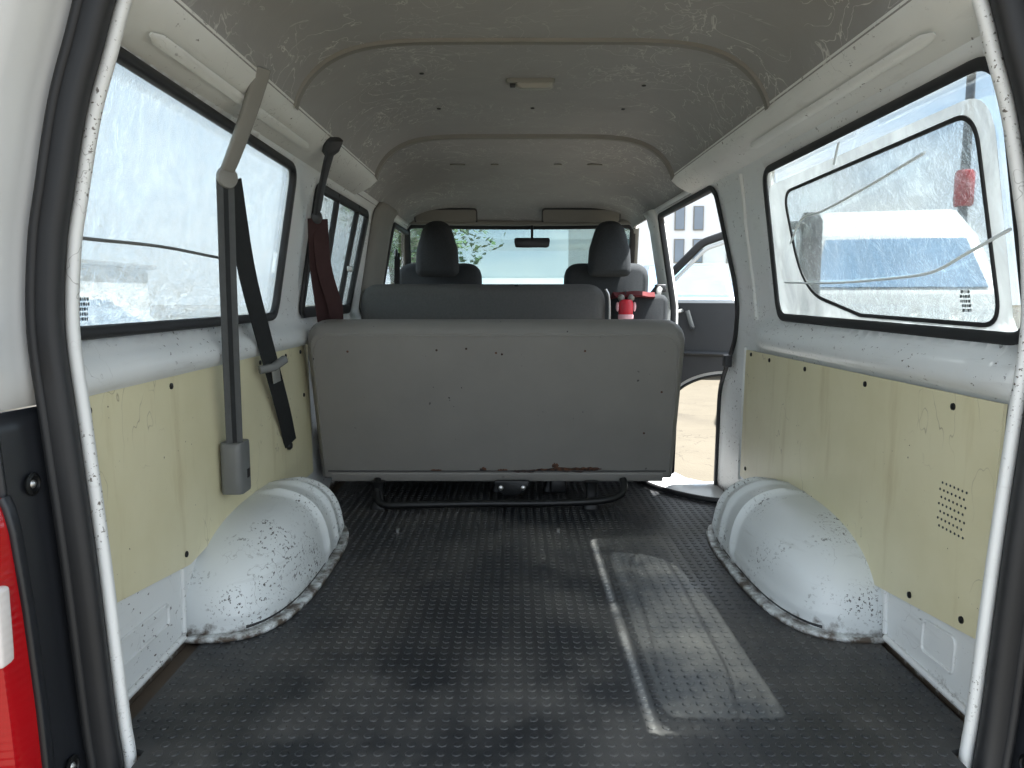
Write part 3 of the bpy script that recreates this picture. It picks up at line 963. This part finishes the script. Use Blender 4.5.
# tube frame underneath
fr_ = spline([(.35, 2.72, .104), (.352, 2.70, .080), (.335, 2.68, .055), (.27, 2.66, .040), (.10, 2.65, .034), (-.15, 2.65, .032), (-.38, 2.65, .028), (-.50, 2.655, .026), (-.53, 2.68, .05), (-.535, 2.72, .104)], 5)
mesh('cross_tube', tube(fr_, .013), METAL_BLACK, bs)
for x in (.235, -.53, .10, -.10):
    y = 2.70 if x in (.235, -.53) else 2.95
    mesh('leg', loft([[(x + a * k, y + b * k * .7, z) for a, b in rrect(.05, .05, .012, 2)] for z, k in ((.002, 1.25), (.012, 1.2), (.03, .8), (.09, .75), (.10, 1.0))], True, True), METAL_BLACK, bs)
hb = mesh('hinge_bracket', extrude(rpoly([(-.12, .102, .01), (.02, .102, .01), (0, .065, .02), (-.03, .048, .02), (-.07, .048, .02), (-.10, .065, .02)]), lambda a, b, h: (a, h, b), 2.70, 2.715), METAL_BLACK, bs, bevel=.003)
for x in (-.09, -.01): mesh('bolt', lathe([(.009, 0), (.009, -.006), (.004, -.009)], 8, (x, 2.70, .076), 'y'), STEEL, hb)
mesh('latch_block', box(.09, .15, 2.76, 2.82, .04, .10), METAL_BLACK, bs, bevel=.008)
for x in (-.42, .10): mesh('floor_catch', loft([[(x + a, 2.42 + b, z) for a, b in rrect(.010, .018, .003, 2)] for z in (0, .012)], True, True), STEEL, bs)

b2 = root('bench_seat', 'charcoal cloth bench seat in the row ahead of the grey vinyl bench', 'bench seat', (-.18, 3.5, 0), 'bench seats')
seat_back(-.735, .372, 3.50, .20, 3.44, .806, .13, .09, .03, 'backrest', b2, FABRIC, .03)
mesh('cushion', box(-.73, .37, 3.52, 3.98, .20, .36), FABRIC, b2, bevel=.04, segs=4)
for x in (-.6, .25): mesh('leg', box(x - .03, x + .03, 3.55, 3.95, .0, .20), METAL_BLACK, b2, bevel=.01)
mesh('grab_rail', tube(spline([(.385, 3.46, .50), (.386, 3.455, .70), (.380, 3.45, .762), (.366, 3.445, .790)], 6), .006), STEEL, b2)
mesh('release_knob', lathe([(.010, 0), (.012, .006), (.008, .012)], 12, (-.03, 3.48, .800)), PLASTIC_BLACK, b2)

js = root('folding_seat', 'dark folding single seat beside the charcoal bench', 'folding seat', (.53, 3.6, 0))
seat_back(.405, .665, 3.56, .20, 3.52, .765, .07, .04, .02, 'backrest', js, FABRIC_CAB, .02)
mesh('cushion', box(.41, .66, 3.60, 3.74, .20, .62), FABRIC_CAB, js, bevel=.03, segs=3)
mesh('leg', box(.50, .57, 3.58, 3.72, .0, .21), METAL_BLACK, js, bevel=.01)

# front seats
def front_seat(name, label, x, y, hr=True):
    r = root(name, label, 'car seat', (x, y, 0), 'front seats')
    seat_back(x - .255, x + .255, y + .10, .25, y, .945, .14, .10, .03, 'backrest', r, FABRIC_CAB, .035)
    mesh('cushion', box(x - .25, x + .25, y + .12, y + .42, .25, .40), FABRIC_CAB, r, bevel=.05, segs=4)
    mesh('base', box(x - .22, x + .22, y + .10, y + .42, .0, .26), METAL_BLACK, r, bevel=.02)
    # headrest: narrower at the top
    ss = []
    for d, ins in ((0, .035), (.02, .012), (.05, 0), (.085, .006), (.11, .035)):
        q = rpoly([(-.132, .872, .05), (.132, .872, .05), (.120, 1.03, .12), (.072, 1.195, .10), (-.072, 1.195, .10), (-.120, 1.03, .12)], 6)
        q = inset(q, ins) if ins else q
        ss.append([(x + a, y + d - .115, b) for a, b in q])
    h = mesh('headrest', loft(ss, True, True), FABRIC_CAB, r)
    for s_ in (-.07, .07): mesh('headrest_post', tube([(x + s_, y + .03, .93), (x + s_, y + .005, .965), (x + s_, y - .05, .99)], .007), STEEL, h)
    return r


front_seat('front_seat', 'dark cloth driver seat with a rounded headrest on the left', -.487, 4.62)
front_seat('front_seat', 'dark cloth passenger seat with a rounded headrest on the right', .52, 4.62)

# dashboard and steering wheel
db = root('dashboard', 'dark plastic dashboard below the windscreen', 'dashboard', (0, 5.25, .3))
mesh('dash_body', loft([[(x, 5.08, .30), (x, 5.05, .50), (x, 5.08, .62), (x, 5.16, .68), (x, 5.40, .69), (x, 5.42, .3)] for x in (-.73, -.3, .3, .73)], True, True), PLASTIC_DARK, db, bevel=.01)
mesh('radio', box(-.12, .12, 5.035, 5.06, .42, .54), PLASTIC_BLACK, db, bevel=.008)
sw = root('steering_wheel', 'black steering wheel in front of the driver seat', 'steering wheel', (-.487, 5.0, .66))
Rm = Matrix.Rotation(math.radians(-50), 3, 'X')
mesh('rim', [(lambda v, f: ([tuple(Rm @ Vector(p) + Vector((-.487, 5.0, .66))) for p in v], f))(*tube([(.185 * math.cos(2 * PI * i / 40), .185 * math.sin(2 * PI * i / 40), 0) for i in range(40)], .014, 10, (0, 0, 1), True))][0], PLASTIC_BLACK, sw)
mesh('hub', move(lathe([(.07, -.02), (.075, 0), (.05, .02)], 20), (-.487, 5.0, .66), Rm), PLASTIC_BLACK, sw)
for a in (90, 210, 330):
    ca, sa = math.cos(math.radians(a)), math.sin(math.radians(a))
    mesh('spoke', move(tube([(.05 * ca, .05 * sa, 0), (.18 * ca, .18 * sa, 0)], .012), (-.487, 5.0, .66), Rm), PLASTIC_BLACK, sw)
mesh('column', tube([(-.487, 5.0, .65), (-.487, 5.12, .55)], .03), PLASTIC_BLACK, sw)

# sun visors, mirror, lamp
for xa, xb, lab in ((-.635, -.265, 'folded grey sun visor above the driver seat'), (.135, .60, 'folded grey sun visor above the passenger seat')):
    v = root('sun_visor', lab, 'sun visor', ((xa + xb) / 2, 4.74, 1.24), 'sun visors')
    mesh('visor_pad', extrude(rpoly([(xa, 1.208, .012), (xb, 1.208, .012), (xb, 1.276, .018), (xa, 1.276, .018)]), lambda a, b, h: (a, h + (b - 1.20) * -.3, b), 4.735, 4.755), VISORM, v, bevel=.005)
    ed = rpoly([(xa, 1.205, 0), (xa, 1.280, .018), (xb, 1.280, .018), (xb, 1.205, 0)])
    mesh('piping', tube([(a, 4.742 + (b - 1.20) * -.3, b) for a, b in ed], .006, 6), PLASTIC_DARK, v)
    mesh('pivot', tube([(xa + .02, 4.77, 1.255), (xa + .02, 4.80, 1.29)], .006), PLASTIC_DARK, v)
mr = root('mirror', 'dark rear-view mirror hanging below the windscreen header', 'mirror', (.06, 4.86, 1.1))
mesh('mirror_housing', extrude(rpoly([(-.03, 1.06, .02), (.18, 1.06, .02), (.19, 1.12, .02), (-.04, 1.12, .02)]), lambda a, b, h: (a, h, b), 4.85, 4.875), PLASTIC_BLACK, mr, bevel=.006)
mesh('mirror_stem', tube([(.075, 4.87, 1.10), (.075, 4.89, 1.205)], .008), PLASTIC_BLACK, mr)

dl = root('dome_lamp', 'oval roof lamp on the grey headliner', 'lamp', (.005, 2.38, 1.39))
ov = rpoly([(-.072, -.022, .02), (.072, -.022, .02), (.072, .022, .02), (-.072, .022, .02)])
mesh('lamp_base', loft([[(.005 + a * k, 2.38 + b * k, z) for a, b in ov] for z, k in ((1.402, 1.02), (1.392, 1.02), (1.388, .98))], True, True), PLASTIC_BEIGE, dl)
mesh('lamp_cover', loft([[(.018 + a * k * .78, 2.38 + b * k * .8, z) for a, b in ov] for z, k in ((1.389, 1), (1.378, .97), (1.374, .85))], True, True), LENSW, dl)
mesh('switch', box(-.056, -.040, 2.372, 2.388, 1.378, 1.389), PLASTIC_DARK, dl, bevel=.002)

# ------------------------------------------------------------------ seat belts
def ribbon(path, w, t, upf):
    return sweep(path, [(-w / 2, -t / 2), (w / 2, -t / 2), (w / 2, t / 2), (-w / 2, t / 2)], (1, 0, 0), upf=upf)


sbt = root('seat_belt', 'grey seat belt hanging down to its retractor box across the left rear window', 'seat belt', (-.73, 1.87, .30), 'seat belts')
arm = [(-.592, 1.735, 1.252), (-.603, 1.742, 1.225), (-.640, 1.765, 1.150), (-.682, 1.790, 1.075), (-.700, 1.800, 1.046)]
mesh('guide_arm', sweep(spline(arm, 4), rrect(.042, .018, .008, 3), (.75, -.6, .3), scale=lambda i: 1.0 - .22 * (i / 16)), PLASTIC_BEIGE, sbt)
mesh('loop_ring', move(lathe([(.014, -.008), (.024, -.006), (.026, 0), (.024, .006), (.014, .008)], 18, axis='x'), (-.702, 1.802, 1.030), Matrix.Rotation(-.7, 3, 'Z')), PLASTIC_BEIGE, sbt)
f1 = lambda i: (.62, -.78, .03)
mesh('webbing', ribbon([(-.706, 1.800, 1.026), (-.716, 1.82, .80), (-.724, 1.84, .60), (-.732, 1.862, .385)], .040, .003, f1), BELT_GREY, sbt)
mesh('fold', ribbon([(-.7045, 1.7985, 1.022), (-.7145, 1.8175, .80), (-.7225, 1.8375, .60), (-.7305, 1.8595, .395)], .010, .002, f1), BELT_DARK, sbt)
dpts = spline([(-.694, 1.812, 1.022), (-.712, 1.94, .82), (-.728, 2.12, .62), (-.742, 2.30, .42), (-.758, 2.42, .292)], 6)
mesh('webbing', ribbon(dpts, .052, .003, lambda i: (.80, -.52, -.1), ), BELT_DARK, sbt)
rb = mesh('retractor_box', loft([[(-.738 + x, 1.880 + a * k, z) for a, x in rrect(.082, .052, .014, 4)] for z, k in ((.275, .88), (.280, 1), (.385, 1.0), (.398, .94), (.402, .80))], True, True), PLASTIC_GREY, sbt)
mesh('broken_opening', box(-.7135, -.7110, 1.885, 1.905, .308, .330), METAL_BLACK, rb, bevel=.0008)
tp = Vector((-.728, 2.165, .565))
tng = mesh('belt_tongue', sweep([tuple(tp + Vector((-.026, -.030, -.010))), tuple(tp + Vector((.006, -.006, -.004))), tuple(tp + Vector((.024, .040, .014)))], rrect(.022, .024, .009, 3), (0, 0, 1)), PLASTIC_GREY, sbt)
mesh('metal_plate', sweep([tuple(tp + Vector((.006, .01, -.01))), tuple(tp + Vector((.006, .022, -.050)))], rrect(.028, .003, .001, 2), (.8, -.5, 0)), STEEL, tng)
mesh('anchor_bolt', lathe([(.014, 0), (.014, .008), (.008, .014)], 12, (-.768, 2.425, .284), 'x'), METAL_BLACK, sbt)

sb2 = root('seat_belt', 'maroon seat belt hanging in front of the sliding side window', 'seat belt', (-.72, 2.60, .60), 'seat belts')
mesh('guide_arm', sweep(spline([(-.588, 2.40, 1.232), (-.606, 2.42, 1.20), (-.632, 2.46, 1.15), (-.664, 2.52, 1.09), (-.690, 2.575, 1.035)], 4), rrect(.060, .024, .008, 3), (.75, -.6, .3), scale=lambda i: 1 if i < 5 else .55), PLASTIC_DARK, sb2)
mesh('loop_ring', move(lathe([(.012, -.008), (.022, 0), (.012, .008)], 16, axis='x'), (-.692, 2.58, 1.018), Matrix.Rotation(-.7, 3, 'Z')), PLASTIC_DARK, sb2)
mesh('webbing', ribbon([(-.698, 2.575, 1.015), (-.708, 2.62, .86), (-.716, 2.72, .70), (-.716, 2.79, .58), (-.716, 2.82, .45)], .052, .003, f1), BELT_BROWN, sb2)
mesh('webbing', ribbon(spline([(-.686, 2.59, 1.012), (-.684, 2.62, .86), (-.672, 2.70, .74), (-.672, 2.73, .69), (-.690, 2.83, .48)], 5), .052, .003, lambda i: (.5, -.85, 0)), BELT_BROWN, sb2)

sb3 = root('seat_belt', 'dark driver seat belt hanging beside the narrow front window', 'seat belt', (-.72, 4.55, .6), 'seat belts')
mesh('loop_ring', lathe([(.016, -.01), (.026, 0), (.016, .01)], 14, (-.728, 4.56, 1.01), 'x'), PLASTIC_BLACK, sb3)
mesh('webbing', ribbon([(-.722, 4.56, 1.01), (-.728, 4.56, .8), (-.738, 4.56, .45)], .035, .003, f1), BELT_DARK, sb3)
mesh('anchor', box(-.765, -.720, 4.53, 4.59, .38, .46), PLASTIC_BLACK, sb3, bevel=.008)

gh = root('grab_handle', 'pale grey grab handle on the pillar beside the folding seat', 'handle', (.70, 4.0, .70))
mesh('grip', sweep(spline([(.715, 4.00, .800), (.700, 3.965, .780), (.690, 3.955, .72), (.672, 3.955, .655), (.690, 4.0, .63)], 5), rrect(.030, .022, .009, 3), (0, -1, 0)), PLASTIC_GREY, gh)
for z in (.80, .63): mesh('foot', box(.690, .745, 3.99, 4.03, z - .02, z + .02), PLASTIC_DARK, gh, bevel=.006)

# small red toy and red cloth by the folding seat
ty = root('toy', 'small red and white toy with two round beige knobs hanging on the folding seat', 'toy', (.462, 3.47, .64))
mesh('body', lathe([(.024, .640), (.030, .645), (.033, .69), (.034, .725), (.028, .742), (.010, .746)], 18, (.462, 3.475, 0)), TOYRED, ty)
for z in (.668,): mesh('band', lathe([(.0325, z - .012), (.0345, z - .010), (.035, z + .006), (.0335, z + .010)], 18, (.462, 3.475, 0)), TOYPINK, ty)
for s_ in (-1, 1):
    mesh('knob', ellipsoid((.462 + s_ * .022, 3.470, .752), .016, .014, .016, 12), PLASTIC_BEIGE, ty)
    mesh('arm', ellipsoid((.462 + s_ * .038, 3.470, .712), .008, .010, .022, 10), TOYPINK, ty)
mesh('hanging_loop', tube(spline([(.462, 3.478, .744), (.462, 3.49, .775), (.462, 3.53, .785), (.462, 3.57, .770)], 5), .002, 6), PLASTIC_BLACK, ty)
rc = mesh('red_cloth', sweep([(x, 3.515 + .004 * math.sin(x * 60), .772 + .003 * math.sin(x * 40)) for x in [.405 + .012 * i for i in range(17)]], [(-.045, -.030), (.004, -.022), (.05, -.020), (.05, -.016), (.004, .004), (-.045, -.026)], (0, 0, 1)), CLOTHRED)
rc.location.z = .004
tag(rc, 'dark red cloth laid over the top of the folding seat', 'cloth')

# ------------------------------------------------------------------ open front door seen through the side opening
dr = root('door_1', 'open front passenger door with dark inner panel and black window frame', 'door', (.84, 5.15, -.3), kind='structure', rz=math.radians(-24), local=True)
# local x = along the door away from the hinge, y = thickness (-y is the inside, facing the cab and us), z from -.3
dpz = .30
arcp = [(.58 - .40 * math.cos(PI / 2 * k / 14), .02 + .23 * math.sin(PI / 2 * k / 14) + dpz) for k in range(15)] + [(.75, .25 + dpz), (.97, .245 + dpz)]
outl = [(.01, -.25 + dpz), (.165, -.25 + dpz), (.178, -.10 + dpz)] + arcp + [(1.0, .28 + dpz), (1.0, .735 + dpz), (0, .735 + dpz), (0, -.24 + dpz)]
mesh('outer_skin', sheet(outl, [], lambda a, b: (a, .025, b), (.2, .4, .6, .8)), BODY, dr, False, .05, 0)
low = [(a - .004, b + .034) for a, b in arcp]
q = [(.03, -.21 + dpz), (.135, -.21 + dpz), (.150, -.06 + dpz)] + low + [(.97, .30 + dpz), (.97, .715 + dpz), (.03, .715 + dpz)]
mesh('inner_panel', sheet(q, [], lambda a, b: (a, -.014, b), (.2, .4, .6, .8)), PLASTIC_DARK, dr, False, .024, 0)
mesh('lower_seal', sweep([(a, -.004, b + .006) for a, b in arcp], circ(.009, 8), (0, -1, 0)), RUBBER, dr)
wf = rpoly([(.02, .735 + dpz, 0), (.12, .86 + dpz, .05), (.36, 1.10 + dpz, .16), (.62, 1.185 + dpz, .14), (.98, 1.19 + dpz, .06), (1.0, .735 + dpz, 0)], 8)
mesh('window_frame', sweep([(a, .012, b) for a, b in wf], rrect(.05, .04, .012, 3), (0, -1, 0)), RUBBER, dr)
mesh('window_trim', sweep([(a, .014, b) for a, b in inset(wf, .045)], rrect(.022, .03, .008, 2), (0, -1, 0)), BODY, dr)
mesh('pane', sheet(inset(wf, .02), [], lambda a, b: (a, .018, b), (.9 + dpz, 1.0 + dpz)), GLASS, dr, True, .004, 0)
hd = mesh('pull_handle', sweep(spline([(.13, -.025, .655 + dpz), (.15, -.055, .655 + dpz), (.23, -.055, .66 + dpz), (.25, -.025, .668 + dpz)], 5), rrect(.024, .016, .006, 2), (0, -1, 0)), STEEL, dr)
wd = mesh('window_winder', sweep([(.285, -.040, .665 + dpz), (.305, -.05, .61 + dpz), (.325, -.05, .555 + dpz)], rrect(.028, .016, .007, 2), (0, -1, 0)), PLASTIC_GREY, dr)
mesh('knob', lathe([(.013, 0), (.015, -.02), (.010, -.03)], 12, (.325, -.055, .555 + dpz), 'y'), PLASTIC_DARK, wd)
mesh('armrest', box(.15, .92, -.055, -.02, .375 + dpz, .405 + dpz), PLASTIC_DARK, dr, bevel=.018, segs=3)

# ------------------------------------------------------------------ outside
gr = mesh('ground', ([(-80, -40, -.62), (80, -40, -.62), (80, 120, -.62), (-80, 120, -.62)], [(0, 1, 2, 3)]), GROUND, None, False)
tag(gr, 'sandy pale concrete yard around the van', 'ground', kind='structure')


def wheel(x, y, z, r, parent):
    t = mesh('tyre', lathe([(r * .62, -.10), (r * .95, -.105), (r, -.08), (r, .08), (r * .95, .105), (r * .62, .10)], 28, (x, y, z), 'x'), TYRE, parent)
    mesh('wheel_rim', lathe([(r * .15, -.112), (r * .30, -.105), (r * .60, -.085), (r * .62, .085), (r * .30, .105), (r * .15, .112)], 20, (x, y, z), 'x'), SILVER, t)


def car(name, label, loc, rz, paint, prof, wid, glass_side, glass_front, glass_back, wb, group='parked vehicles', r=.32):
    """prof: closed side outline (y forward, z); widths taper above the belt"""
    o = root(name, label, 'vehicle', loc, group, None, rz, True)
    belt = .95

    def half(z): return wid / 2 * (1 - .22 * max(0, (z - belt)) / .9)
    P = rpoly(prof, 5)
    ss = []
    for k, ins in ((-1, .04), (-.97, .012), (-.9, 0), (0, 0), (.9, 0), (.97, .012), (1, .04)):
        q = inset(P, ins) if ins else P
        ss.append([(half(b) * k, a, b) for a, b in q])
    mesh('body', loft(ss, True, True), paint, o)
    for i, gp in enumerate(glass_side):
        g_ = rpoly(gp, 4)
        for s_ in (-1, 1):
            mesh('side_window', extrude(g_, lambda a, b, h: (s_ * (half(b) + h), a, b), -.004, .006), CARGLASS, o, False)
    for nm, gp in (('windscreen', glass_front), ('rear_window', glass_back)):
        if not gp: continue
        (ya_, za_), (yb__, zb_) = gp
        nrm = Vector((0, (zb_ - za_), -(yb__ - ya_))).normalized()
        if nm == 'windscreen' and nrm.y < 0: nrm = -nrm
        if nm == 'rear_window' and nrm.y > 0: nrm = -nrm
        V, F = [], []
        for d in (-.01, .008):
            for (yy, zz, kk) in ((ya_, za_, .86), (yb__, zb_, .84)):
                for s_ in (-1, 1): V.append((s_ * half(zz) * kk, yy + nrm.y * d, zz + nrm.z * d))
        mesh(nm, (V, [(0, 1, 3, 2), (4, 6, 7, 5), (0, 4, 5, 1), (2, 3, 7, 6), (0, 2, 6, 4), (1, 5, 7, 3)]), CARGLASS, o, False)
    for s_ in (-1, 1):
        for yy in wb: wheel(s_ * (wid / 2 - .10), yy, r, r, o)
        yf = max(p[0] for p in prof)
        mesh('headlamp', box(s_ * wid * .34 - .16, s_ * wid * .34 + .16, yf - .10, yf - .005, .62, .80), CLEARLENS, o, bevel=.03)
        yk = min(p[0] for p in prof)
        mesh('tail_light', box(s_ * wid * .42 - .06, s_ * wid * .42 + .06, yk + .01, yk + .08, .65, .95), REDLENS, o, bevel=.02)
    mesh('grille', box(-wid * .2, wid * .2, yf - .06, yf - .002, .48, .66), PLASTIC_BLACK, o, bevel=.01)
    return o


SEDAN = [(-2.2, .30, .1), (2.2, .30, .1), (2.22, .70, .12), (1.25, .92, .1), (.45, 1.42, .12), (-.95, 1.44, .15), (-1.75, 1.0, .12), (-2.2, .95, .1)]
S_SIDE = [[(.95, .95, .04), (.38, 1.34, .05), (-.22, 1.36, .04), (-.22, .95, .04)], [(-.30, .95, .04), (-.30, 1.36, .04), (-.85, 1.36, .06), (-1.35, 1.0, .06)]]
VAN = [(-2.3, .32, .1), (2.35, .32, .1), (2.45, .75, .15), (2.15, 1.15, .1), (1.45, 1.95, .15), (-2.2, 2.0, .12), (-2.3, 1.0, .1)]
V_SIDE = [[(1.85, 1.12, .05), (1.32, 1.75, .06), (.75, 1.78, .05), (.75, 1.12, .05)], [(.6, 1.12, .05), (.6, 1.78, .05), (-.6, 1.78, .05), (-.6, 1.12, .05)], [(-.75, 1.12, .05), (-.75, 1.78, .05), (-2.0, 1.78, .05), (-2.0, 1.12, .05)]]
GZ = -.62
TALL = [(-2.3, .32, .1), (2.35, .32, .1), (2.45, .95, .2), (2.2, 1.40, .08), (1.72, 1.98, .10), (1.2, 2.26, .12), (-2.2, 2.30, .12), (-2.3, 1.0, .1)]
car('van', 'white van with a blue windscreen parked beyond the right rear window', (4.2, 9.3, GZ), PI - .30, BODY, TALL, 1.95, V_SIDE, ((2.16, 1.46), (1.77, 1.93)), ((-2.3, 1.2), (-2.22, 1.8)), (1.5, -1.4))
car('van', 'silver van with a bluish windscreen parked beyond the open front door', (3.3, 15.2, GZ), PI - .20, SILVER, VAN, 1.9, V_SIDE, ((2.10, 1.20), (1.50, 1.90)), ((-2.3, 1.2), (-2.22, 1.8)), (1.5, -1.4))
car('car', 'red car parked in front of the pale building', (6.3, 22.0, GZ), PI / 2, RED, SEDAN, 1.8, S_SIDE, ((1.18, .96), (.50, 1.39)), ((-1.65, 1.04), (-1.0, 1.41)), (1.35, -1.3))
car('car', 'white car parked beyond the left rear window', (-5.2, 8.2, GZ), -.5, BODY, SEDAN, 1.8, S_SIDE, ((1.18, .96), (.50, 1.39)), ((-1.65, 1.04), (-1.0, 1.41)), (1.35, -1.3))

# pale building with windows
bd = root('building', 'pale two-tone building with dark windows beyond the open side door', 'building', (10, 50, GZ))
mesh('wall', box(4, 16, 46, 56, GZ, 6.9), WALLW, bd, False)
mesh('parapet', box(3.8, 16.2, 45.8, 56.2, 6.9, 7.2), WALLW, bd, bevel=.05)
for zz in (.8, 3.4, 5.3):
    for xx in (5.2, 6.6, 9.8, 10.9, 12.9, 13.9):
        wn = mesh('window', box(xx - .30, xx + .30, 45.92, 46.02, zz - .7, zz + .7), TRIM_GREY, bd, False)
        mesh('pane', box(xx - .25, xx + .25, 45.90, 45.925, zz - .64, zz + .64), WINB, wn, False)
b2_ = root('building', 'low white wall building beyond the left windows', 'building', (-22, 20, GZ))
mesh('wall', box(-34, -16, 14, 34, GZ, 1.9), WALLW, b2_, False)
mesh('roof', box(-34.3, -15.7, 13.7, 34.3, 1.9, 2.1), TRIM_GREY, b2_, bevel=.03)
for yy in (16, 19, 22, 25, 28):
    wn = mesh('window', box(-16.04, -15.96, yy - .6, yy + .6, .1, 1.3), TRIM_GREY, b2_, False)
    mesh('pane', box(-15.965, -15.94, yy - .52, yy + .52, .18, 1.22), WINB, wn, False)

pl = root('pole', 'tall dark pole with a red foot beyond the right rear window', 'pole', (6.85, 12.0, GZ))
mesh('shaft', lathe([(.075, GZ), (.07, 2.2), (.06, 4.4)], 14, (6.85, 12.0, 0)), plain('dark_pole_paint', S(70, 76, 84), .5), pl)
mesh('red_base', lathe([(.12, 2.12), (.14, 2.16), (.14, 2.62), (.11, 2.66)], 14, (6.85, 12.0, 0)), RED, pl)
p2 = root('pole', 'short dark post standing beside the white van', 'pole', (2.05, 5.5, GZ))
mesh('shaft', lathe([(.08, GZ), (.08, 1.28), (.05, 1.34)], 14, (2.05, 5.5, 0)), PLASTIC_DARK, p2)


def tree(x, y, h, label, n=900, rad=2.0):
    t = root('tree', label, 'tree', (x, y, GZ), 'trees beyond the windscreen')
    mesh('trunk', tube(spline([(x, y, GZ), (x + .1, y, h * .3), (x - .05, y + .1, h * .6), (x, y, h * .9)], 4), .14), BARK, t)
    V, F = [], []
    for _ in range(n * 4):
        a, b = random.uniform(0, 2 * PI), math.acos(random.uniform(-1, 1)); rr = rad * random.uniform(.45, 1) * (1 + .25 * math.sin(a * 3 + b * 4))
        c = Vector((x + rr * math.cos(a) * math.sin(b), y + rr * math.sin(a) * math.sin(b), h * .72 + rr * .85 * math.cos(b)))
        e1 = Vector((random.uniform(-1, 1), random.uniform(-1, 1), random.uniform(-.6, .6))).normalized()
        e2 = e1.cross(Vector((random.uniform(-1, 1), random.uniform(-1, 1), 1))).normalized()
        s_ = random.uniform(.05, .11); k = len(V)
        V += [tuple(c - e1 * s_), tuple(c + e2 * s_ * .5), tuple(c + e1 * s_), tuple(c - e2 * s_ * .5)]
        F.append((k, k + 1, k + 2, k + 3))
    mesh('foliage', (V, F), LEAF, t, False)


tree(-2.1, 16.5, 3.2, 'green leafy tree beyond the windscreen, right of the driver headrest', 700, 1.6)
tree(-3.3, 21.0, 3.6, 'green leafy tree beyond the narrow driver window', 600, 1.2)
